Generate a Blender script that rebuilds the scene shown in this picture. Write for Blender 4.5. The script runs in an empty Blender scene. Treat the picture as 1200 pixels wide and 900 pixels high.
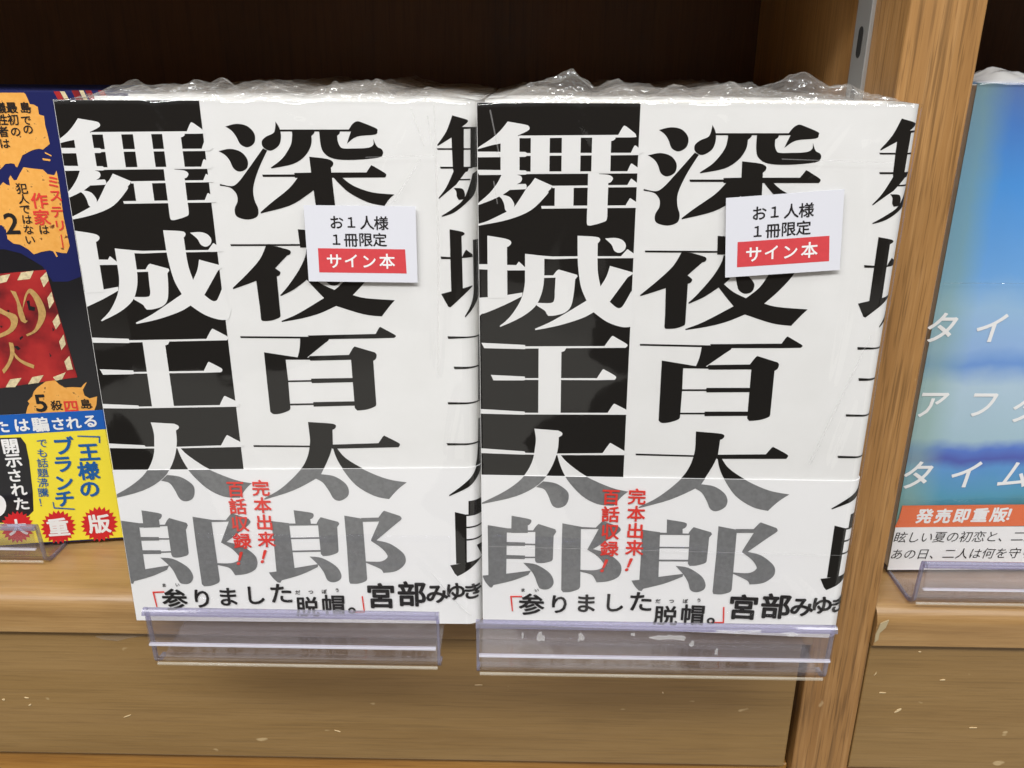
import bpy, bmesh, math, random
from mathutils import Vector, Matrix, noise
random.seed(7)
SC = bpy.context.scene
COL = SC.collection

# ------------------------------------------------------------ camera
cam = bpy.data.cameras.new('camera')
cam.sensor_fit = 'HORIZONTAL'; cam.sensor_width = 36.0; cam.lens = 30.0
cam.clip_start = 0.01; cam.clip_end = 50
camo = bpy.data.objects.new('camera', cam); COL.objects.link(camo)
YAW, PITCH, ROLL = 0.01255, 0.35478, -0.00845
fwd = Vector((-math.sin(YAW)*math.cos(PITCH), math.cos(YAW)*math.cos(PITCH), -math.sin(PITCH)))
rt = fwd.cross(Vector((0, 0, 1))).normalized(); dn = fwd.cross(rt)
r2 = rt*math.cos(ROLL)+dn*math.sin(ROLL); d2 = -rt*math.sin(ROLL)+dn*math.cos(ROLL)
M = Matrix((r2, -d2, -fwd)).transposed().to_4x4(); M.translation = Vector((0.14345, -0.27009, 0.19728))
camo.matrix_world = M
SC.camera = camo

# ------------------------------------------------------------ shop surroundings as light (world), ceiling lamps, added right lamp
w = bpy.data.worlds.new('World'); SC.world = w; w.use_nodes = True
nt = w.node_tree; bg = nt.nodes['Background']; bg.inputs['Strength'].default_value = 1.0
tc = nt.nodes.new('ShaderNodeTexCoord')
sep = nt.nodes.new('ShaderNodeSeparateXYZ'); nt.links.new(tc.outputs['Generated'], sep.inputs[0])
vor = nt.nodes.new('ShaderNodeTexVoronoi'); vor.inputs['Scale'].default_value = 4.6; vor.distance = 'CHEBYCHEV'
nt.links.new(tc.outputs['Generated'], vor.inputs['Vector'])
sepc = nt.nodes.new('ShaderNodeSeparateColor'); nt.links.new(vor.outputs['Color'], sepc.inputs[0])
fl = nt.nodes.new('ShaderNodeValToRGB')
fl.color_ramp.interpolation = 'CONSTANT'
for p_, c_ in ((0.0, (0.035, 0.025, 0.017)), (0.42, (0.80, 0.77, 0.70)), (0.66, (0.05, 0.035, 0.025))):
    e = fl.color_ramp.elements[0] if p_ == 0 else fl.color_ramp.elements.new(p_)
    e.position = p_; e.color = (*c_, 1)
fl.color_ramp.elements[-1].color = (0.62, 0.60, 0.56, 1); fl.color_ramp.elements[-1].position = 0.82
nt.links.new(sepc.outputs[0], fl.inputs[0])
up = nt.nodes.new('ShaderNodeValToRGB')
for i_, (p_, c_) in enumerate(((0.0, (0, 0, 0)), (0.5, (0.25, 0.25, 0.25)), (1.0, (1, 1, 1)))):
    e = up.color_ramp.elements[i_] if i_ < 2 else up.color_ramp.elements.new(p_)
    e.position = p_; e.color = (*c_, 1)
mr = nt.nodes.new('ShaderNodeMapRange'); mr.inputs[1].default_value = 0.15; mr.inputs[2].default_value = 0.75
nt.links.new(sep.outputs[2], mr.inputs[0])
mx = nt.nodes.new('ShaderNodeMix'); mx.data_type = 'RGBA'
# dark shelving at eye level, patchy floor further down
mr2 = nt.nodes.new('ShaderNodeMapRange'); mr2.inputs[1].default_value = -0.17; mr2.inputs[2].default_value = -0.30
nt.links.new(sep.outputs[2], mr2.inputs[0])
mx0 = nt.nodes.new('ShaderNodeMix'); mx0.data_type = 'RGBA'; mx0.inputs[6].default_value = (0.075, 0.05, 0.032, 1)
nt.links.new(mr2.outputs[0], mx0.inputs[0]); nt.links.new(fl.outputs[0], mx0.inputs[7])
nt.links.new(mr.outputs[0], mx.inputs[0]); nt.links.new(mx0.outputs[2], mx.inputs[6])
mx.inputs[7].default_value = (0.75, 0.75, 0.74, 1)
nt.links.new(mx.outputs[2], bg.inputs['Color'])

def lamp(name, loc, target, sx, sy, power, col):
    l = bpy.data.lights.new(name, 'AREA'); l.shape = 'RECTANGLE'; l.size = sx; l.size_y = sy
    l.energy = power; l.color = col
    o = bpy.data.objects.new(name, l); COL.objects.link(o)
    o.location = loc; o.rotation_euler = (Vector(target)-Vector(loc)).to_track_quat('-Z', 'Y').to_euler()
lamp('overhead_lamp', (0.0, -1.05, 1.35), (0.1, 0.0, 0.1), 1.5, 0.22, 29, (1.0, 0.995, 0.985))
lamp('overhead_lamp', (-0.9, -0.75, 1.5), (0.1, 0.0, 0.1), 0.22, 1.2, 6.0, (1.0, 0.995, 0.985))
lamp('overhead_lamp', (1.1, -0.85, 1.5), (0.3, 0.0, 0.1), 0.22, 1.2, 8.5, (1.0, 0.995, 0.985))  # added lamp, brightens the underlit right compartment
SC.view_settings.view_transform = 'Standard'; SC.view_settings.look = 'None'
SC.view_settings.exposure = 0.0; SC.view_settings.gamma = 1.0
SC.render.engine = 'CYCLES'
SC.cycles.transparent_max_bounces = 24; SC.cycles.max_bounces = 8

# ------------------------------------------------------------ materials
def srgb(r, g, b):
    f = lambda c: c/12.92 if c <= 0.04045 else ((c+0.055)/1.055)**2.4
    return (f(r/255), f(g/255), f(b/255), 1)
def mat(name, col, rough=0.5, spec=0.5, coat=0.0, metal=0.0):
    m = bpy.data.materials.new(name); m.use_nodes = True
    b = m.node_tree.nodes['Principled BSDF']
    b.inputs['Base Color'].default_value = col if len(col) == 4 else (*col, 1)
    b.inputs['Roughness'].default_value = rough; b.inputs['Specular IOR Level'].default_value = spec
    b.inputs['Coat Weight'].default_value = coat; b.inputs['Coat Roughness'].default_value = 0.08
    b.inputs['Metallic'].default_value = metal
    return m
def N(m, t, **kw):
    n = m.node_tree.nodes.new(t)
    for k, v in kw.items():
        if k in n.inputs: n.inputs[k].default_value = v
        else: setattr(n, k, v)
    return n
def L(m, a, b): m.node_tree.links.new(a, b)
def bsdf(m): return m.node_tree.nodes['Principled BSDF']
def mapped(m, scale, loc=(0, 0, 0), dist=0.0):
    t = N(m, 'ShaderNodeTexCoord'); mp = N(m, 'ShaderNodeMapping')
    mp.inputs['Scale'].default_value = scale; mp.inputs['Location'].default_value = loc
    L(m, t.outputs['Object'], mp.inputs[0]); return mp.outputs[0]
def ramp(m, fac, stops, interp='LINEAR'):
    r = N(m, 'ShaderNodeValToRGB'); r.color_ramp.interpolation = interp
    els = r.color_ramp.elements
    for i, (p, c) in enumerate(stops):
        e = els[i] if i < 2 else els.new(p)
        e.position = p; e.color = c if len(c) == 4 else (*c, 1)
    L(m, fac, r.inputs[0]); return r.outputs[0]
def mixc(m, fac, a, b, mode='MIX'):
    n = N(m, 'ShaderNodeMix'); n.data_type = 'RGBA'; n.blend_type = mode
    for s, v in ((0, fac), (6, a), (7, b)):
        if hasattr(v, 'is_linked'): L(m, v, n.inputs[s])
        else: n.inputs[s].default_value = v
    return n.outputs[2]
def bump(m, h, strength, dist=0.001):
    b = N(m, 'ShaderNodeBump'); b.inputs['Strength'].default_value = strength; b.inputs['Distance'].default_value = dist
    L(m, h, b.inputs['Height']); L(m, b.outputs[0], bsdf(m).inputs['Normal'])

def oak(name, axis, base, dark, light, rough, pores=0.6, scuff=0.5):
    m = mat(name, base, rough)
    along, across = (9.0 if axis == 2 else 17.0), 210.0
    sc = [across, across, across]; sc[axis] = along
    v = mapped(m, sc)
    n1 = N(m, 'ShaderNodeTexNoise', Scale=1.0, Detail=8.0, Roughness=0.66, Distortion=0.25); L(m, v, n1.inputs['Vector'])
    c = ramp(m, n1.outputs[0], ((0.28, dark), (0.5, base), (0.72, light)))
    sc2 = [34.0]*3; sc2[axis] = 3.0
    n2 = N(m, 'ShaderNodeTexNoise', Scale=1.0, Detail=3.0, Distortion=0.6); L(m, mapped(m, sc2), n2.inputs['Vector'])
    c = mixc(m, 0.55, c, ramp(m, n2.outputs[0], ((0.3, dark), (0.52, base), (0.75, light))))
    sc3 = [900.0]*3; sc3[axis] = 24.0
    n3 = N(m, 'ShaderNodeTexNoise', Scale=1.0, Detail=2.0); L(m, mapped(m, sc3), n3.inputs['Vector'])
    pf = ramp(m, n3.outputs[0], ((0.54, (0, 0, 0)), (0.70, (pores, pores, pores))))
    c = mixc(m, pf, c, tuple(x*0.45 for x in dark[:3])+(1,))
    sc6 = [1700.0]*3; sc6[axis] = 48.0
    n6 = N(m, 'ShaderNodeTexNoise', Scale=1.0, Detail=2.0); L(m, mapped(m, sc6, (2, 8, 4)), n6.inputs['Vector'])
    c = mixc(m, ramp(m, n6.outputs[0], ((0.57, (0, 0, 0)), (0.66, (pores*0.9,)*3))), c, tuple(x*0.55 for x in dark[:3])+(1,))
    sc5 = [700.0]*3; sc5[axis] = 26.0
    n5 = N(m, 'ShaderNodeTexNoise', Scale=1.0, Detail=3.0); L(m, mapped(m, sc5, (5, 2, 1)), n5.inputs['Vector'])
    lf = ramp(m, n5.outputs[0], ((0.57, (0, 0, 0)), (0.68, (pores*0.8,)*3)))
    c = mixc(m, lf, c, light)
    # small pale chips and scratches
    sc4 = [150.0]*3; sc4[axis] = 90.0
    n4 = N(m, 'ShaderNodeTexNoise', Scale=1.0, Detail=2.0); L(m, mapped(m, sc4, (3, 1, 7)), n4.inputs['Vector'])
    sf = ramp(m, n4.outputs[0], ((0.735, (0, 0, 0)), (0.77, (scuff, scuff, scuff))))
    c = mixc(m, sf, c, srgb(222, 196, 150))
    L(m, c, bsdf(m).inputs['Base Color'])
    bump(m, n3.outputs[0], 0.25, 0.0004)
    rr = N(m, 'ShaderNodeMapRange'); rr.inputs[3].default_value = rough-0.1; rr.inputs[4].default_value = rough+0.15
    L(m, n2.outputs[0], rr.inputs[0]); L(m, rr.outputs[0], bsdf(m).inputs['Roughness'])
    return m
M_OAK = oak('oak_upright', 2, srgb(163, 120, 69), srgb(134, 94, 50), srgb(184, 141, 90), 0.42, 0.6, 0.4)
M_BOARD = oak('oak_board', 0, srgb(164, 129, 82), srgb(138, 103, 60), srgb(186, 152, 104), 0.34, 0.18, 0.7)
M_DRAWER = oak('maple_drawer', 0, srgb(143, 113, 68), srgb(128, 98, 56), srgb(156, 125, 80), 0.36, 0.2, 0.5)
M_RAIL = oak('golden_rail', 0, srgb(168, 120, 54), srgb(136, 90, 34), srgb(186, 140, 70), 0.4, 0.3, 0.2)
M_BACK = oak('recess_shade_back', 2, srgb(84, 50, 20), srgb(64, 36, 12), srgb(98, 60, 26), 0.5, 0.3, 0.0)  # wood darkened so its colour carries the recess shade

M_PAPER = mat('cover_paper', (0.80, 0.80, 0.79), 0.42)
nz = N(M_PAPER, 'ShaderNodeTexNoise', Scale=1.0, Detail=4.0); L(M_PAPER, mapped(M_PAPER, (60, 60, 60)), nz.inputs['Vector'])
L(M_PAPER, ramp(M_PAPER, nz.outputs[0], ((0.3, (0.775, 0.775, 0.765)), (0.7, (0.815, 0.815, 0.81)))), bsdf(M_PAPER).inputs['Base Color'])
M_BAND = mat('band_paper', (0.84, 0.84, 0.845), 0.5)
nz = N(M_BAND, 'ShaderNodeTexNoise', Scale=1.0, Detail=5.0); L(M_BAND, mapped(M_BAND, (900, 900, 900)), nz.inputs['Vector'])
bump(M_BAND, nz.outputs[0], 0.08, 0.0002)
M_INK = mat('black_ink', (0.010, 0.0092, 0.0085), 0.38, 0.25, 0.0)
nz = N(M_INK, 'ShaderNodeTexNoise', Scale=1.0, Detail=6.0); L(M_INK, mapped(M_INK, (500, 500, 500)), nz.inputs['Vector'])
bump(M_INK, nz.outputs[0], 0.03, 0.0002)
M_WHITEPRINT = mat('unprinted_white', (0.80, 0.80, 0.795), 0.42)
def speck(name, c, amt=0.12):
    m = mat(name, c, 0.5)
    n = N(m, 'ShaderNodeTexNoise', Scale=1.0, Detail=6.0); L(m, mapped(m, (700, 700, 700)), n.inputs['Vector'])
    L(m, ramp(m, n.outputs[0], ((0.3, tuple(x*(1-amt) for x in c[:3])), (0.7, tuple(min(1, x*(1+amt)) for x in c[:3])))), bsdf(m).inputs['Base Color'])
    return m
M_GREY = speck('grey_ink', srgb(116, 117, 118))
M_RED = speck('red_ink', srgb(222, 62, 52), 0.06)
M_LABEL = mat('sticker_paper', (0.70, 0.71, 0.77), 0.3)
M_LABELRED = speck('sticker_red', srgb(206, 66, 72), 0.04)
M_TEXTBLACK = mat('text_black', (0.014, 0.013, 0.014), 0.4)
M_TEXTWHITE = mat('text_white', (0.84, 0.84, 0.84), 0.4)

def page_mat():
    m = mat('page_edges', (0.78, 0.77, 0.72), 0.7)
    n = N(m, 'ShaderNodeTexNoise', Scale=1.0, Detail=3.0); L(m, mapped(m, (12, 4200, 12)), n.inputs['Vector'])
    L(m, ramp(m, n.outputs[0], ((0.32, (0.60, 0.58, 0.53)), (0.55, (0.86, 0.85, 0.81)))), bsdf(m).inputs['Base Color'])
    return m
M_PAGES = page_mat()

def film_mat(name, rough, gain, haze, bs, ns=90, graze=0.8, bd=0.001):
    m = bpy.data.materials.new(name); m.use_nodes = True; t = m.node_tree; t.nodes.clear()
    out = t.nodes.new('ShaderNodeOutputMaterial')
    tr = t.nodes.new('ShaderNodeBsdfTransparent'); tr.inputs[0].default_value = (0.985, 0.985, 0.985, 1)
    gl = t.nodes.new('ShaderNodeBsdfGlossy'); gl.inputs['Roughness'].default_value = rough
    df = t.nodes.new('ShaderNodeBsdfDiffuse'); df.inputs[0].default_value = (0.9, 0.9, 0.9, 1)
    lw = t.nodes.new('ShaderNodeLayerWeight'); lw.inputs[0].default_value = 0.5
    pw = t.nodes.new('ShaderNodeMath'); pw.operation = 'POWER'; pw.inputs[1].default_value = 5.0
    t.links.new(lw.outputs['Facing'], pw.inputs[0])
    mu = t.nodes.new('ShaderNodeMath'); mu.operation = 'MULTIPLY_ADD'; mu.use_clamp = True
    mu.inputs[1].default_value = min(0.9, graze*gain); mu.inputs[2].default_value = 0.04*gain
    t.links.new(pw.outputs[0], mu.inputs[0])
    no = t.nodes.new('ShaderNodeTexNoise'); no.inputs['Scale'].default_value = ns; no.inputs['Detail'].default_value = 2
    tcn = t.nodes.new('ShaderNodeTexCoord'); t.links.new(tcn.outputs['Object'], no.inputs['Vector'])
    bu = t.nodes.new('ShaderNodeBump'); bu.inputs['Strength'].default_value = bs; bu.inputs['Distance'].default_value = bd
    t.links.new(no.outputs[0], bu.inputs['Height']); t.links.new(bu.outputs[0], gl.inputs['Normal'])
    m1 = t.nodes.new('ShaderNodeMixShader'); m1.inputs[0].default_value = haze
    t.links.new(tr.outputs[0], m1.inputs[1]); t.links.new(df.outputs[0], m1.inputs[2])
    m2 = t.nodes.new('ShaderNodeMixShader'); t.links.new(mu.outputs[0], m2.inputs[0])
    t.links.new(m1.outputs[0], m2.inputs[1]); t.links.new(gl.outputs[0], m2.inputs[2])
    t.links.new(m2.outputs[0], out.inputs[0])
    return m
M_FILM = film_mat('clear_film', 0.03, 1.2, 0.0, 0.02)
M_CRUMPLE = film_mat('crumpled_film', 0.05, 2.8, 0.016, 0.9, 240, 0.12, 0.004)
M_SEAM = film_mat('film_seam', 0.06, 1.6, 0.16, 0.3)
M_WHITEFILM = film_mat('bunched_film', 0.08, 1.5, 0.45, 0.1)
def acrylic(name, tint, haze):
    m = film_mat(name, 0.05, 1.6, haze, 0.05)
    for n in m.node_tree.nodes:
        if n.type == 'BSDF_TRANSPARENT': n.inputs[0].default_value = tint
        if n.type == 'BSDF_DIFFUSE': n.inputs[0].default_value = (0.62, 0.60, 0.64, 1)
    return m
M_ACRYL = acrylic('clear_acrylic', (0.95, 0.94, 0.95, 1), 0.035)
M_ACRYLEDGE = acrylic('acrylic_edge', (0.66, 0.65, 0.82, 1), 0.20)
M_METAL = mat('strip_metal', (0.40, 0.40, 0.39), 0.45, 0.5, 0, 0.5)
M_SLOT = mat('slot_shade', (0.01, 0.01, 0.01), 0.8)

# ------------------------------------------------------------ mesh helpers
def mesh(name, vs, fs, m, parent=None, smooth=False):
    me = bpy.data.meshes.new(name); me.from_pydata([tuple(v) for v in vs], [], fs); me.update()
    me.materials.append(m)
    if smooth:
        for p in me.polygons: p.use_smooth = True
    o = bpy.data.objects.new(name, me); COL.objects.link(o)
    if parent: o.parent = parent
    return o
def frombm(name, bm, m, parent=None, smooth=False):
    me = bpy.data.meshes.new(name); bm.to_mesh(me); bm.free(); me.materials.append(m)
    if smooth:
        for p in me.polygons: p.use_smooth = True
    o = bpy.data.objects.new(name, me); COL.objects.link(o)
    if parent: o.parent = parent
    return o
def box(name, a, b, m, parent=None, bev=0.0, seg=2):
    bm = bmesh.new(); bmesh.ops.create_cube(bm, size=1.0)
    for v in bm.verts: v.co = Vector([(a[i]+b[i])/2+v.co[i]*(b[i]-a[i]) for i in range(3)])
    if bev: bmesh.ops.bevel(bm, geom=list(bm.edges), offset=bev, segments=seg, affect='EDGES', profile=0.5)
    return frombm(name, bm, m, parent)
def thing(name, label, cat, group=None, loc=(0, 0, 0), rot=(0, 0, 0)):
    o = bpy.data.objects.new(name, None); COL.objects.link(o); o.empty_display_size = 0.02
    o.rotation_mode = 'YXZ'; o.location = loc; o.rotation_euler = rot
    o['label'] = label; o['category'] = cat
    if group: o['group'] = group
    return o
def extrude_profile(name, prof, x0, x1, m, parent, smooth=False, nx=1):
    n = len(prof); vs = []; fs = []
    for i in range(nx+1):
        x = x0+(x1-x0)*i/nx
        vs += [(x, y, z) for y, z in prof]
    for i in range(nx):
        for k in range(n):
            a = i*n+k; b = i*n+(k+1) % n
            fs.append((a, b, b+n, a+n))
    fs.append(tuple(range(n-1, -1, -1))); fs.append(tuple(range(nx*n, nx*n+n)))
    return mesh(name, vs, fs, m, parent, smooth)

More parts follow.
